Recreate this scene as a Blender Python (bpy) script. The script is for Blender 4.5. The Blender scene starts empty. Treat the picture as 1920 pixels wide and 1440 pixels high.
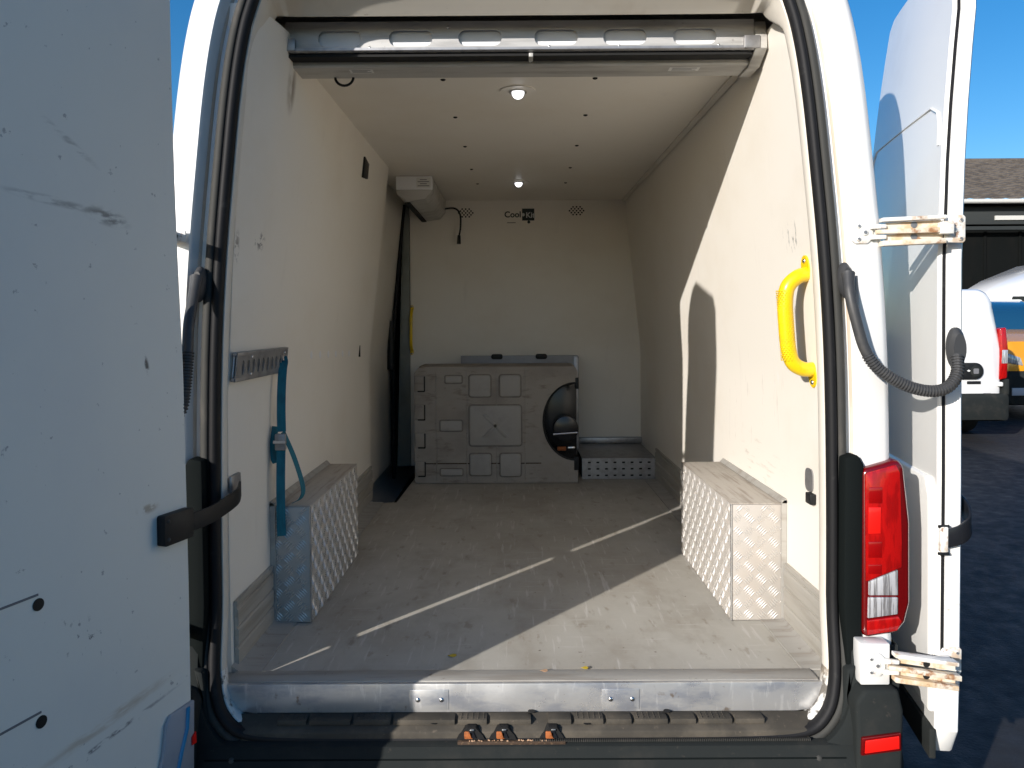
import bpy, bmesh, math, random
from mathutils import Vector, Matrix
from mathutils.geometry import delaunay_2d_cdt
R = math.radians
random.seed(7)
SC = bpy.context.scene
COL = SC.collection

# ------------------------------------------------------------------ camera
F_PX, PITCH, YAW, ROLL = 1440.0, -1.5, -0.17, 0.35
cam = bpy.data.cameras.new('camera')
cam.sensor_fit = 'HORIZONTAL'; cam.sensor_width = 36.0
cam.lens = 36.0*F_PX/1920.0
cam.shift_y = -77.3/1920.0
cam.clip_start = 0.05; cam.clip_end = 2000
camo = bpy.data.objects.new('camera', cam); COL.objects.link(camo)
f_ = Vector((math.sin(R(YAW))*math.cos(R(PITCH)), math.cos(R(YAW))*math.cos(R(PITCH)), math.sin(R(PITCH))))
r_ = f_.cross(Vector((0, 0, 1))).normalized(); u_ = r_.cross(f_)
r2 = r_*math.cos(R(ROLL)) - u_*math.sin(R(ROLL)); u2 = r_*math.sin(R(ROLL)) + u_*math.cos(R(ROLL))
m3 = Matrix((r2, u2, -f_)).transposed()
camo.matrix_world = Matrix.Translation((-0.02, -1.92, 1.60)) @ m3.to_4x4()
SC.camera = camo

# ------------------------------------------------------------------ light
SUN_AZ, SUN_EL = 40.0, 19.0           # light travels 40 degrees right of straight ahead
travel = Vector((math.sin(R(SUN_AZ))*math.cos(R(SUN_EL)), math.cos(R(SUN_AZ))*math.cos(R(SUN_EL)), -math.sin(R(SUN_EL))))
sl = bpy.data.lights.new('sun', 'SUN'); sl.energy = 3.5; sl.angle = R(0.5); sl.color = (1.0, 0.945, 0.88)
so = bpy.data.objects.new('sun', sl); COL.objects.link(so)
so.rotation_euler = travel.to_track_quat('-Z', 'Y').to_euler(); so.location = (-6, -7, 6)
W = bpy.data.worlds.new('World'); SC.world = W; W.use_nodes = True
nt = W.node_tree
sky = nt.nodes.new('ShaderNodeTexSky'); sky.sky_type = 'NISHITA'; sky.sun_disc = False
sky.sun_elevation = R(SUN_EL); sky.sun_rotation = R(SUN_AZ+180)
sky.air_density = 1.0; sky.dust_density = 1.0; sky.ozone_density = 3.5; sky.altitude = 100
hs = nt.nodes.new('ShaderNodeHueSaturation'); hs.inputs['Saturation'].default_value = 1.32
nt.links.new(sky.outputs[0], hs.inputs['Color']); nt.links.new(hs.outputs[0], nt.nodes['Background'].inputs[0])
nt.nodes['Background'].inputs[1].default_value = 0.086
SC.view_settings.view_transform = 'Standard'; SC.view_settings.look = 'None'
SC.view_settings.exposure = 0.85; SC.view_settings.gamma = 1.0
SC.view_settings.use_curve_mapping = False
SC.cycles.max_bounces = 10; SC.cycles.diffuse_bounces = 8
SC.cycles.use_denoising = True
SC.cycles.caustics_reflective = False; SC.cycles.caustics_refractive = False

# ------------------------------------------------------------------ materials
def pmat(name, col, rough=0.5, metal=0.0, coat=0.0, layers=(), bump=None, spec=0.5, rough_var=0.0, trans=0.0, ior=1.45, emit=None):
    """layers: (kind, scale(x,y,z), lo, hi, colour, amount); kind noise / fine / spot(centre, radii, rotation xyz)"""
    m = bpy.data.materials.new(name); m.use_nodes = True
    n = m.node_tree.nodes; l = m.node_tree.links
    p = n['Principled BSDF']
    p.inputs['Roughness'].default_value = rough; p.inputs['Metallic'].default_value = metal
    p.inputs['Coat Weight'].default_value = coat; p.inputs['Coat Roughness'].default_value = 0.04
    p.inputs['Specular IOR Level'].default_value = spec; p.inputs['IOR'].default_value = ior
    p.inputs['Transmission Weight'].default_value = trans
    if emit: p.inputs['Emission Color'].default_value = (*emit[0], 1); p.inputs['Emission Strength'].default_value = emit[1]
    tc = n.new('ShaderNodeTexCoord')
    def noise(scale, detail=6.0, rgh=0.6, off=0.0):
        mp = n.new('ShaderNodeMapping'); mp.inputs['Scale'].default_value = scale; mp.inputs['Location'].default_value = (off, off*1.7, off*.6)
        l.new(tc.outputs['Object'], mp.inputs['Vector'])
        t = n.new('ShaderNodeTexNoise'); t.inputs['Scale'].default_value = 1.0
        t.inputs['Detail'].default_value = detail; t.inputs['Roughness'].default_value = rgh
        l.new(mp.outputs[0], t.inputs['Vector']); return t.outputs['Fac']
    def ramp(src, lo, hi):
        r = n.new('ShaderNodeMapRange'); r.inputs['From Min'].default_value = lo; r.inputs['From Max'].default_value = hi
        r.clamp = True; r.interpolation_type = 'SMOOTHSTEP'; l.new(src, r.inputs['Value']); return r.outputs[0]
    def mul(a, b):
        k = n.new('ShaderNodeMath'); k.operation = 'MULTIPLY'; l.new(a, k.inputs[0])
        if isinstance(b, float): k.inputs[1].default_value = b
        else: l.new(b, k.inputs[1])
        return k.outputs[0]
    cur = None
    for i, L in enumerate(layers):
        if L[0] == 'noise':
            _, scale, lo, hi, c2, amt = L
            if not isinstance(scale, tuple): scale = (scale,)*3
            fac = mul(ramp(noise(scale, off=3.1*i), lo, hi), float(amt))
        else:
            _, cen, rad, rot, nsc, lo, hi, c2, amt = L
            sub = n.new('ShaderNodeVectorMath'); sub.operation = 'SUBTRACT'; sub.inputs[1].default_value = cen
            l.new(tc.outputs['Object'], sub.inputs[0])
            rt = n.new('ShaderNodeVectorRotate'); rt.rotation_type = 'EULER_XYZ'; rt.inputs['Rotation'].default_value = tuple(R(a) for a in rot)
            l.new(sub.outputs[0], rt.inputs['Vector'])
            dv = n.new('ShaderNodeVectorMath'); dv.operation = 'DIVIDE'; dv.inputs[1].default_value = rad
            l.new(rt.outputs[0], dv.inputs[0])
            ln = n.new('ShaderNodeVectorMath'); ln.operation = 'LENGTH'; l.new(dv.outputs[0], ln.inputs[0])
            fall = ramp(ln.outputs['Value'], 1.0, 0.25)
            nz = noise(nsc if isinstance(nsc, tuple) else (nsc,)*3, off=2.3*i+1)
            fac = mul(mul(fall, ramp(nz, lo, hi)), float(amt))
        mx = n.new('ShaderNodeMix'); mx.data_type = 'RGBA'
        l.new(fac, mx.inputs['Factor'])
        if cur is None: mx.inputs[6].default_value = (*col, 1)
        else: l.new(cur, mx.inputs[6])
        mx.inputs[7].default_value = (*c2, 1); cur = mx.outputs[2]
    if cur is None: p.inputs['Base Color'].default_value = (*col, 1)
    else: l.new(cur, p.inputs['Base Color'])
    if rough_var:
        nz = noise((9,)*3, off=11); r = n.new('ShaderNodeMapRange'); r.inputs['From Min'].default_value = .3; r.inputs['From Max'].default_value = .7
        r.inputs['To Min'].default_value = max(.02, rough-rough_var); r.inputs['To Max'].default_value = min(1, rough+rough_var)
        l.new(nz, r.inputs['Value']); l.new(r.outputs[0], p.inputs['Roughness'])
    if bump:
        sc_, st_, dist = bump
        if not isinstance(sc_, tuple): sc_ = (sc_,)*3
        b = n.new('ShaderNodeBump'); b.inputs['Strength'].default_value = st_; b.inputs['Distance'].default_value = dist
        l.new(noise(sc_, off=5), b.inputs['Height']); l.new(b.outputs[0], p.inputs['Normal'])
    return m

WHITE = (0.70, 0.70, 0.685)
M = {}
M['paint'] = pmat('white_paint', WHITE, .32, coat=.6, layers=[('noise', 3., .55, .8, (.66, .63, .58), .35), ('noise', 60., .70, .78, (.45, .40, .34), .5)], bump=((5, 5, 5), .04, .01))
M['paint_dirty'] = pmat('white_paint_grimy', WHITE, .38, coat=.4, layers=[
    ('noise', (4, 4, 2.), .48, .75, (.60, .52, .44), .55), ('noise', 45., .62, .74, (.30, .24, .18), .6)], bump=(30., .08, .003))
M['paint_sill'] = pmat('chipped_white_paint', (.70, .69, .66), .45, layers=[
    ('noise', 22., .50, .58, (.06, .05, .04), .9), ('noise', 9., .45, .7, (.40, .33, .25), .7)], bump=(40., .5, .004))
M['skin'] = pmat('door_skin_paint', (.76, .755, .73), .22, coat=.6, layers=[('noise', 4., .5, .8, (.64, .60, .55), .35)])
LIN = (0.78, 0.742, 0.675)
M['lining'] = pmat('grp_lining', LIN, .42, layers=[
    ('noise', (1.6, 1.6, 2.2), .45, .72, (.71, .655, .565), .55), ('noise', (14, 14, 3), .60, .80, (.60, .56, .51), .35),
    ('noise', 70., .71, .77, (.30, .26, .22), .35)], bump=(110., .10, .0015))
M['lining_right'] = pmat('grp_lining_scuffed', LIN, .42, layers=[
    ('noise', (1.6, 1.6, 2.2), .45, .72, (.71, .655, .565), .55), ('noise', (14, 14, 3), .60, .80, (.62, .57, .52), .35),
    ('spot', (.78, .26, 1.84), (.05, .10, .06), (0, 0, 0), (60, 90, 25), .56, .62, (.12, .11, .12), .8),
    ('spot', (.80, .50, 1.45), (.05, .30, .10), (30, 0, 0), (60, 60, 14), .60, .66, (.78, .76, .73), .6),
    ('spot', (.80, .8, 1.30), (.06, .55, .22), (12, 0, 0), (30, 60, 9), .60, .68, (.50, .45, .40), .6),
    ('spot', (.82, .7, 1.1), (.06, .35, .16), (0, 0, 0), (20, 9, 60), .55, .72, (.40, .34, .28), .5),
    ('noise', 70., .71, .77, (.30, .26, .22), .35)], bump=(110., .10, .0015))
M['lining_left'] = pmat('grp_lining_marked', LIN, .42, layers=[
    ('noise', (1.6, 1.6, 2.2), .45, .72, (.71, .655, .565), .55), ('noise', (14, 14, 3), .60, .80, (.60, .56, .51), .35),
    ('spot', (-.725, .23, 1.832), (.05, .045, .035), (0, 0, 0), 45., .50, .56, (.10, .09, .09), .8),
    ('spot', (-.73, .10, 1.80), (.05, .02, .06), (0, 0, 0), 45., .50, .56, (.14, .12, .11), .8),
    ('spot', (-.67, .36, 2.30), (.06, .05, .10), (0, 0, 0), (14, 14, 5), .38, .55, (.20, .15, .10), .8),
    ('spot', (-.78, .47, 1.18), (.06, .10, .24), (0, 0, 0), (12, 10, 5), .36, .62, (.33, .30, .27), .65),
    ('spot', (-.775, 1.2, 1.475), (.06, .5, .022), (0, 0, 0), (14, 14, 14), .47, .55, (.78, .75, .70), .7),
    ('noise', 70., .71, .77, (.30, .26, .22), .35)], bump=(110., .10, .0015))
M['lining_frame'] = pmat('frame_lip_paint', (.66, .62, .55), .45, layers=[('noise', (5, 5, 3), .45, .75, (.52, .46, .38), .6), ('noise', 50., .68, .76, (.25, .2, .15), .5)], bump=(60., .1, .002))
M['sealant'] = pmat('aged_sealant', (.46, .38, .30), .6, layers=[('noise', (8, 8, 3), .4, .7, (.62, .58, .52), .8)])
M['alu_floor'] = pmat('worn_shaded_floor', (.42, .40, .355), .56, spec=.3, layers=[
    ('spot', (.05, 1.75, .68), (.75, 1.2, .3), (0, 0, 0), (3, 2, 3), .30, .62, (.29, .26, .21), .55),  # brown dirt plus the shade of the far floor put into the colour
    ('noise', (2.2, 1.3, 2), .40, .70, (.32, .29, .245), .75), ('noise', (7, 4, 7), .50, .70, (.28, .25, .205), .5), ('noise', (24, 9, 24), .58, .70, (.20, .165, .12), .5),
    ('noise', (60, 4.5, 60), .58, .68, (.55, .53, .50), .55), ('noise', (6, 60, 60), .60, .70, (.52, .50, .47), .45),
    ('noise', 38., .685, .72, (.10, .08, .065), .85), ('noise', 130., .64, .76, (.20, .17, .14), .4)], bump=(60., .14, .002), rough_var=.14)
M['alu_strip'] = pmat('dull_aluminium', (.40, .385, .355), .55, metal=.25, layers=[('noise', (3, 30, 30), .45, .7, (.29, .26, .225), .8), ('noise', 40., .66, .74, (.14, .11, .09), .7)], bump=(80., .12, .001), rough_var=.1)
M['skirt'] = pmat('skirting_aluminium', (.43, .41, .37), .48, metal=.35, layers=[('noise', (30, 2.5, 40), .45, .7, (.30, .27, .225), .7), ('noise', 24., .62, .74, (.22, .18, .13), .7)], bump=((60, 5, 90), .12, .001))
M['sill'] = pmat('sill_plate_aluminium', (.58, .575, .565), .38, metal=.6, layers=[('noise', (7, 20, 18), .45, .62, (.34, .36, .41), .75), ('noise', (60, 30, 12), .58, .7, (.78, .77, .75), .6), ('noise', 24., .64, .74, (.22, .16, .11), .8)], bump=(70., .2, .0015), rough_var=.15)
M['tread'] = pmat('treadplate_aluminium', (.44, .41, .375), .5, metal=.15, layers=[('noise', 6., .45, .7, (.46, .41, .36), .7), ('noise', 60., .6, .76, (.30, .26, .21), .5)], bump=(90., .15, .001), rough_var=.12)
M['tread_bar'] = pmat('polished_tread_bar', (.70, .67, .63), .32, metal=.5, rough_var=.08)
M['tread_top'] = pmat('dusty_aluminium', (.42, .385, .34), .7, metal=.2, layers=[('noise', (70, 4, 9), .45, .7, (.24, .20, .165), .8), ('noise', 50., .55, .75, (.17, .14, .11), .5)], bump=(60., .1, .001))
M['rubber'] = pmat('black_rubber', (.010, .010, .011), .6, spec=.25, layers=[('noise', 30., .6, .8, (.05, .05, .048), .5)], bump=((40, 40, 8), .1, .001))
M['rubber_grey'] = pmat('grey_rubber_lip', (.045, .045, .042), .65, spec=.2, layers=[('noise', (20, 20, 6), .5, .75, (.10, .09, .08), .6)])
M['plastic'] = pmat('black_plastic', (.011, .012, .013), .5, spec=.3, layers=[('noise', 12., .5, .78, (.045, .042, .038), .6)], bump=(240., .12, .0006))
M['plastic_gloss'] = pmat('glossy_black_plastic', (.012, .013, .016), .22)
M['bumper'] = pmat('grey_bumper_plastic', (.020, .023, .023), .8, spec=.08, layers=[('noise', 8., .45, .75, (.042, .04, .036), .6), ('noise', 60., .64, .74, (.07, .06, .05), .4)], bump=(260., .18, .0006))
M['step'] = pmat('dusty_step_plastic', (.060, .054, .045), .75, spec=.15, layers=[('noise', 10., .42, .7, (.11, .095, .075), .8), ('noise', 70., .62, .74, (.16, .13, .10), .6)], bump=(140., .25, .001))
M['rust'] = pmat('orange_rust', (.34, .10, .025), .75, layers=[('noise', 90., .45, .65, (.12, .04, .015), .8)], bump=(160., .4, .001))
M['grime'] = pmat('brown_grime', (.05, .03, .018), .8, layers=[('noise', 120., .5, .7, (.16, .10, .055), .7)], bump=(170., .5, .002))
M['steel'] = pmat('bright_steel', (.62, .62, .62), .25, metal=1.0)
M['galv'] = pmat('galvanised_steel', (.34, .34, .35), .42, metal=.7, layers=[('noise', 24., .45, .65, (.24, .235, .235), .7)], bump=(60., .1, .001))
M['housing'] = pmat('grey_unit_housing', (.48, .47, .445), .45, metal=.1, layers=[('noise', (3, 20, 20), .45, .7, (.22, .205, .185), .6)], rough_var=.08)
M['housing_front'] = pmat('brushed_unit_front', (.50, .49, .475), .4, metal=.2, layers=[('noise', (4, 40, 40), .45, .7, (.28, .27, .26), .6), ('noise', 50., .66, .75, (.16, .14, .12), .5)])
M['dark'] = pmat('dark_void', (.006, .006, .006), .8)
M['ovalwhite'] = pmat('white_backing', (.75, .76, .78), .35)
M['hinge'] = pmat('hinge_paint', (.74, .73, .69), .4, coat=.2, layers=[('noise', 26., .50, .66, (.50, .34, .20), .75), ('noise', 38., .60, .70, (.22, .09, .03), .85)], bump=(90., .15, .001))
M['hinge_rust'] = pmat('rusty_hinge_paint', (.68, .62, .52), .5, layers=[('noise', 20., .46, .62, (.56, .38, .20), .8), ('noise', 30., .56, .66, (.30, .12, .04), .85)], bump=(90., .25, .001))
M['yellow'] = pmat('yellow_paint', (.78, .53, .006), .34, coat=.25, layers=[('noise', 26., .52, .72, (.58, .36, .02), .6), ('noise', 70., .66, .72, (.20, .13, .03), .7)])
M['conduit'] = pmat('grey_conduit_rubber', (.042, .043, .045), .5, layers=[('noise', 25., .5, .75, (.075, .072, .068), .6)])
M['red'] = pmat('red_lens', (.40, .004, .003), .12, coat=.8, layers=[('noise', (60, 10, 16), .45, .6, (.24, .002, .0015), .7)], bump=((240, 20, 60), .3, .002))
M['red_dark'] = pmat('dark_red_lens', (.26, .0012, .001), .12, coat=.8)
M['red_deep'] = pmat('deep_red_rim', (.11, .001, .001), .18, coat=.8)
M['clear'] = pmat('clear_lens', (.66, .66, .68), .16, metal=.4, coat=.8, layers=[('noise', (170, 20, 8), .45, .6, (.20, .19, .19), .9)], bump=((190, 20, 10), .4, .002))
M['reflector'] = pmat('red_reflector', (.75, .01, .006), .3, coat=.6)
M['lamp'] = pmat('lamp_lens', (.8, .8, .82), .15, emit=((.95, .97, 1.0), 1.1))
M['strap'] = pmat('turquoise_webbing', (.006, .13, .18), .75, layers=[('noise', (90, 90, 20), .45, .65, (.004, .075, .11), .6)], bump=((300, 300, 60), .3, .001))
M['container'] = pmat('grey_container_plastic', (.29, .26, .225), .55, layers=[('noise', (4, 4, 6), .42, .7, (.21, .18, .155), .75), ('noise', (9, 9, 30), .56, .72, (.13, .09, .07), .6), ('noise', 60., .64, .75, (.11, .085, .07), .6)], bump=(40., .12, .002))
M['container_pad'] = pmat('pale_container_panel', (.31, .29, .265), .5, layers=[('noise', 12., .45, .7, (.25, .23, .21), .6)], bump=(60., .1, .001))
M['groove'] = pmat('groove_shade', (.19, .165, .14), .7, layers=[('noise', 30., .4, .7, (.12, .10, .085), .7)])  # darker container tone, groove shade put into the colour
M['board'] = pmat('blue_grey_board', (.30, .32, .36), .45, layers=[('noise', 6., .45, .7, (.22, .22, .24), .6)])
M['side_panel'] = pmat('green_grey_panel', (.20, .215, .20), .5, layers=[('noise', 5., .45, .7, (.14, .145, .13), .6)])
M['logo_dark'] = pmat('dark_print', (.012, .022, .020), .5)
M['logo_light'] = pmat('light_print', (.55, .56, .55), .5)
M['sticker'] = pmat('white_sticker', (.66, .66, .64), .5)
M['print_grey'] = pmat('grey_print', (.16, .16, .17), .6)
M['trim_black'] = pmat('matt_black_trim', (.007, .009, .009), .85, spec=.05)
M['asphalt'] = pmat('dark_asphalt', (.025, .025, .027), .62, spec=.3, layers=[('noise', .8, .45, .7, (.036, .036, .038), .7), ('noise', 60., .55, .75, (.042, .040, .039), .7), ('noise', 5., .62, .72, (.016, .016, .018), .7)], bump=(70., .55, .006), rough_var=.14)
M['leaf'] = pmat('yellow_leaf', (.50, .36, .03), .6)
M['leaf_red'] = pmat('pale_wood_chip', (.45, .28, .17), .7)
M['roof'] = pmat('brown_roof_tile', (.115, .098, .082), .85, layers=[('noise', 3., .45, .6, (.06, .05, .042), .8), ('noise', 9., .55, .75, (.17, .15, .125), .6)], bump=(20., .3, .01))
M['gutter'] = pmat('pale_gutter', (.55, .55, .52), .5)
M['shed_dark'] = pmat('black_shed_cladding', (.005, .006, .006), .85, spec=.1, layers=[('noise', (3, 3, .6), .45, .7, (.008, .008, .0075), .7)])
M['shed_grey'] = pmat('grey_shed_beam', (.024, .028, .028), .7)
M['glass_dark'] = pmat('dark_car_glass', (.012, .016, .02), .05, coat=.5)
M['glass_blue'] = pmat('windscreen_sky_reflection', (.01, .06, .13), .04, coat=.6)  # blue of the reflected sky put into the glass colour
M['orange'] = pmat('orange_car_paint', (.62, .27, .01), .25, coat=.8)
M['blue_stripe'] = pmat('blue_vinyl', (.02, .22, .42), .4)
M['plate'] = pmat('number_plate', (.35, .38, .44), .4)
M['tyre'] = pmat('tyre_rubber', (.012, .012, .012), .8)
M['carpaint'] = pmat('clean_white_paint', (.80, .80, .80), .2, coat=1.0)

# ------------------------------------------------------------------ mesh helpers
class MB:
    def __init__(s): s.v = []; s.f = []
    def add(s, vs, fs):
        o = len(s.v); s.v += [tuple(v) for v in vs]; s.f += [tuple(i+o for i in f) for f in fs]; return s
    def box(s, x0, x1, y0, y1, z0, z1):
        return s.add([(x0, y0, z0), (x1, y0, z0), (x1, y1, z0), (x0, y1, z0), (x0, y0, z1), (x1, y0, z1), (x1, y1, z1), (x0, y1, z1)],
                     [(3, 2, 1, 0), (4, 5, 6, 7), (0, 1, 5, 4), (1, 2, 6, 5), (2, 3, 7, 6), (3, 0, 4, 7)])
    def hexa(s, p):   # eight corners, order as box
        return s.add(p, [(3, 2, 1, 0), (4, 5, 6, 7), (0, 1, 5, 4), (1, 2, 6, 5), (2, 3, 7, 6), (3, 0, 4, 7)])
    def loft(s, rings, closed=True, cap=False):
        n = len(rings[0]); o = len(s.v)
        for r in rings: s.v += [tuple(p) for p in r]
        for k in range(len(rings)-1):
            for i in range(n if closed else n-1):
                j = (i+1) % n
                s.f.append((o+k*n+i, o+k*n+j, o+(k+1)*n+j, o+(k+1)*n+i))
        if cap:
            s.f.append(tuple(o+i for i in range(n-1, -1, -1))); s.f.append(tuple(o+(len(rings)-1)*n+i for i in range(n)))
        return s
    def prism(s, poly, axis, a, b):      # poly of 2D points extruded along an axis
        def mk(p, t):
            return {'x': (t, p[0], p[1]), 'y': (p[0], t, p[1]), 'z': (p[0], p[1], t)}[axis]
        return s.loft([[mk(p, a) for p in poly], [mk(p, b) for p in poly]], True, True)
    def tube(s, path, rad, n=12, cap=True, flat=1.0):
        path = [Vector(p) for p in path]; rings = []
        up = None
        for i, p in enumerate(path):
            t = (path[min(i+1, len(path)-1)] - path[max(i-1, 0)]).normalized()
            if up is None: up = Vector((0, 0, 1)) if abs(t.z) < .9 else Vector((0, 1, 0))
            a = t.cross(up).normalized(); b = a.cross(t).normalized(); up = b
            rr = rad[i] if isinstance(rad, (list, tuple)) else rad
            rings.append([p + a*math.cos(2*math.pi*k/n)*rr + b*math.sin(2*math.pi*k/n)*rr*flat for k in range(n)])
        return s.loft(rings, True, cap)
    def disc(s, c, axis, r, depth, n=20, r2=None):
        r2 = r if r2 is None else r2; c = Vector(c); axis = Vector(axis).normalized()
        a = axis.orthogonal().normalized(); b = axis.cross(a)
        rings = [[c + axis*t + (a*math.cos(2*math.pi*k/n)+b*math.sin(2*math.pi*k/n))*q for k in range(n)] for t, q in ((0, r), (depth, r2))]
        return s.loft(rings, True, True)
    def dome(s, c, axis, r, h, n=16, m=4):
        c = Vector(c); axis = Vector(axis).normalized(); a = axis.orthogonal().normalized(); b = axis.cross(a)
        rings = []
        for k in range(m+1):
            t = k/m*math.pi/2*.97
            rings.append([c + axis*math.sin(t)*h + (a*math.cos(2*math.pi*i/n)+b*math.sin(2*math.pi*i/n))*r*math.cos(t) for i in range(n)])
        return s.loft(rings, True, True)
    def plate(s, outer, holes, axis, a, b):     # polygon with holes given thickness along the axis
        pts = [Vector(p) for p in outer]; edges = []; n0 = len(outer)
        edges += [(i, (i+1) % n0) for i in range(n0)]
        for h in holes:
            o = len(pts); pts += [Vector(p) for p in h]; edges += [(o+i, o+(i+1) % len(h)) for i in range(len(h))]
        V, E_, Fc, *_ = delaunay_2d_cdt(pts, edges, [], 1, 1e-6)
        def inside(p, poly):
            c = False; j = len(poly)-1
            for i in range(len(poly)):
                if (poly[i][1] > p[1]) != (poly[j][1] > p[1]) and p[0] < (poly[j][0]-poly[i][0])*(p[1]-poly[i][1])/(poly[j][1]-poly[i][1])+poly[i][0]: c = not c
                j = i
            return c
        def mk(p, t): return {'x': (t, p[0], p[1]), 'y': (p[0], t, p[1]), 'z': (p[0], p[1], t)}[axis]
        fs = []
        for f in Fc:
            c = ((V[f[0]].x+V[f[1]].x+V[f[2]].x)/3, (V[f[0]].y+V[f[1]].y+V[f[2]].y)/3)
            if inside(c, outer) and not any(inside(c, h) for h in holes): fs.append(tuple(f))
        n = len(V)
        s.add([mk(v, a) for v in V]+[mk(v, b) for v in V], fs+[tuple(i+n for i in reversed(f)) for f in fs])
        for lp in [outer]+list(holes):
            s.loft([[mk(p, a) for p in lp], [mk(p, b) for p in lp]], True, False)
        return s
    def build(s, name, mat, parent=None, bevel=0, smooth=35, seg=2, kind=None, label=None, matrix=None):
        me = bpy.data.meshes.new(name); me.from_pydata(s.v, [], s.f); me.validate()
        bm = bmesh.new(); bm.from_mesh(me); bmesh.ops.remove_doubles(bm, verts=bm.verts, dist=1e-6)
        bmesh.ops.recalc_face_normals(bm, faces=bm.faces)
        if bevel:
            es = [e for e in bm.edges if len(e.link_faces) == 2 and e.calc_face_angle(0) > R(28)]
            bmesh.ops.bevel(bm, geom=es, offset=bevel, segments=seg, profile=.5, affect='EDGES', clamp_overlap=True)
        bm.to_mesh(me); bm.free()
        me.materials.append(M[mat] if isinstance(mat, str) else mat)
        if smooth:
            me.polygons.foreach_set('use_smooth', [True]*len(me.polygons)); me.set_sharp_from_angle(angle=R(smooth))
        o = bpy.data.objects.new(name, me); COL.objects.link(o)
        if parent: o.parent = parent
        if matrix: o.matrix_local = matrix
        if kind: o['kind'] = kind
        if label: o['label'] = label
        return o
def box(name, mat, parent, x0, x1, y0, y1, z0, z1, bevel=0.003, **k):
    return MB().box(x0, x1, y0, y1, z0, z1).build(name, mat, parent, bevel=bevel, **k)
def empty(name, loc, label, cat, group=None, parent=None):
    o = bpy.data.objects.new(name, None); COL.objects.link(o); o.location = loc; o.empty_display_size = .1
    o['label'] = label; o['category'] = cat
    if group: o['group'] = group
    return o
def tag(o, label, cat, group=None):
    o['label'] = label; o['category'] = cat
    if group: o['group'] = group
    return o
def share(o, loc=None, parent=None, rot=None, scale=None):
    c = o.copy(); COL.objects.link(c)
    if parent is not None: c.parent = parent
    if loc is not None: c.location = loc
    if rot is not None: c.rotation_euler = rot
    if scale is not None: c.scale = scale
    return c
def smooth_curve(pts, per=8):     # Catmull-Rom
    P = [Vector(p) for p in pts]; out = []
    for i in range(len(P)-1):
        p0 = P[max(i-1, 0)]; p1 = P[i]; p2 = P[i+1]; p3 = P[min(i+2, len(P)-1)]
        for k in range(per):
            t = k/per
            out.append(.5*((2*p1)+(-p0+p2)*t+(2*p0-5*p1+4*p2-p3)*t*t+(-p0+3*p1-3*p2+p3)*t**3))
    out.append(P[-1]); return out
def rrect(x0, x1, y0, y1, r, n=5):
    out = []
    for cx, cy, a0 in ((x1-r, y1-r, 0), (x0+r, y1-r, 90), (x0+r, y0+r, 180), (x1-r, y0+r, 270)):
        for k in range(n+1):
            a = R(a0+90*k/n); out.append((cx+r*math.cos(a), cy+r*math.sin(a)))
    return out
def text_mesh(body, size, mat, parent, matrix, depth=.0008):
    cu = bpy.data.curves.new('lettering', 'FONT'); cu.body = body; cu.size = size; cu.extrude = depth; cu.offset = .0012
    t = bpy.data.objects.new('lettering_tmp', cu); COL.objects.link(t)
    me = bpy.data.meshes.new_from_object(t.evaluated_get(bpy.context.evaluated_depsgraph_get()))
    bpy.data.objects.remove(t); bpy.data.curves.remove(cu)
    me.name = 'lettering'; me.materials.clear(); me.materials.append(M[mat])
    o = bpy.data.objects.new('lettering', me); COL.objects.link(o); o.parent = parent; o.matrix_local = matrix
    return o

# ------------------------------------------------------------------ ground
N = 60
g = MB(); g.add([(-400, -400, 0), (400, -400, 0), (400, 400, 0), (-400, 400, 0)], [(0, 1, 2, 3)])
go = g.build('ground', 'asphalt', smooth=0); go['kind'] = 'structure'

# ------------------------------------------------------------------ the van
FZ = 0.68                      # cargo floor level
CZ = 2.40                      # ceiling level
BY = 3.13                      # bulkhead
van = empty('panel_van', (0, 0, 0), 'large white refrigerated panel van with its rear doors wide open', 'van')

def lean(z):                   # the tail leans forward towards the roof and bellies out at the step
    y = 0.0
    if z > 1.5: y += .09*((z-1.5)/1.12)**2
    if z < .92:
        t = min(1, (.92-z)/.35); y -= .055*t*t*(3-2*t)
    return y
HALF = [(0, .575), (.30, .575), (.56, .577), (.69, .588), (.742, .625), (.767, .69), (.776, .80), (.777, 1.1), (.771, 1.45), (.757, 1.74), (.738, 2.0), (.724, 2.18), (.709, 2.31), (.690, 2.405), (.660, 2.478), (.585, 2.517), (.25, 2.528), (0, 2.529)]
def offset_half(d):
    c = smooth_curve([(x, z) for x, z in HALF], 5); out = []
    for i, p in enumerate(c):
        t = (c[min(i+1, len(c)-1)]-c[max(i-1, 0)]).normalized(); nrm = Vector((t.y, -t.x))
        q = p+nrm*d
        if i in (0, len(c)-1): q.x = 0
        out.append(q)
    return out
def sstep(a, b, v):
    t = min(1, max(0, (v-a)/(b-a))); return t*t*(3-2*t)      # also for a > b
def lip_ring(d0, y0, zcap, y1):      # follows the pillars, then runs level under the header
    lo = offset_half(d0); base = offset_half(0); out = []
    for p, q in zip(lo, base):
        w = sstep(2.36, 2.45, q.y); z = min(p.y, zcap) if q.y > 2.3 else p.y
        out.append((p.x, y0+(y1-y0)*w+lean(p.y), z))
    return out+[(-x, y, z) for x, y, z in reversed(out[1:-1])]
def ring(d, y):
    h = offset_half(d)
    pts = [(p.x, p.y) for p in h]+[(-p.x, p.y) for p in reversed(h[1:-1])]
    return [(x, y+lean(z), z) for x, z in pts]
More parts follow.
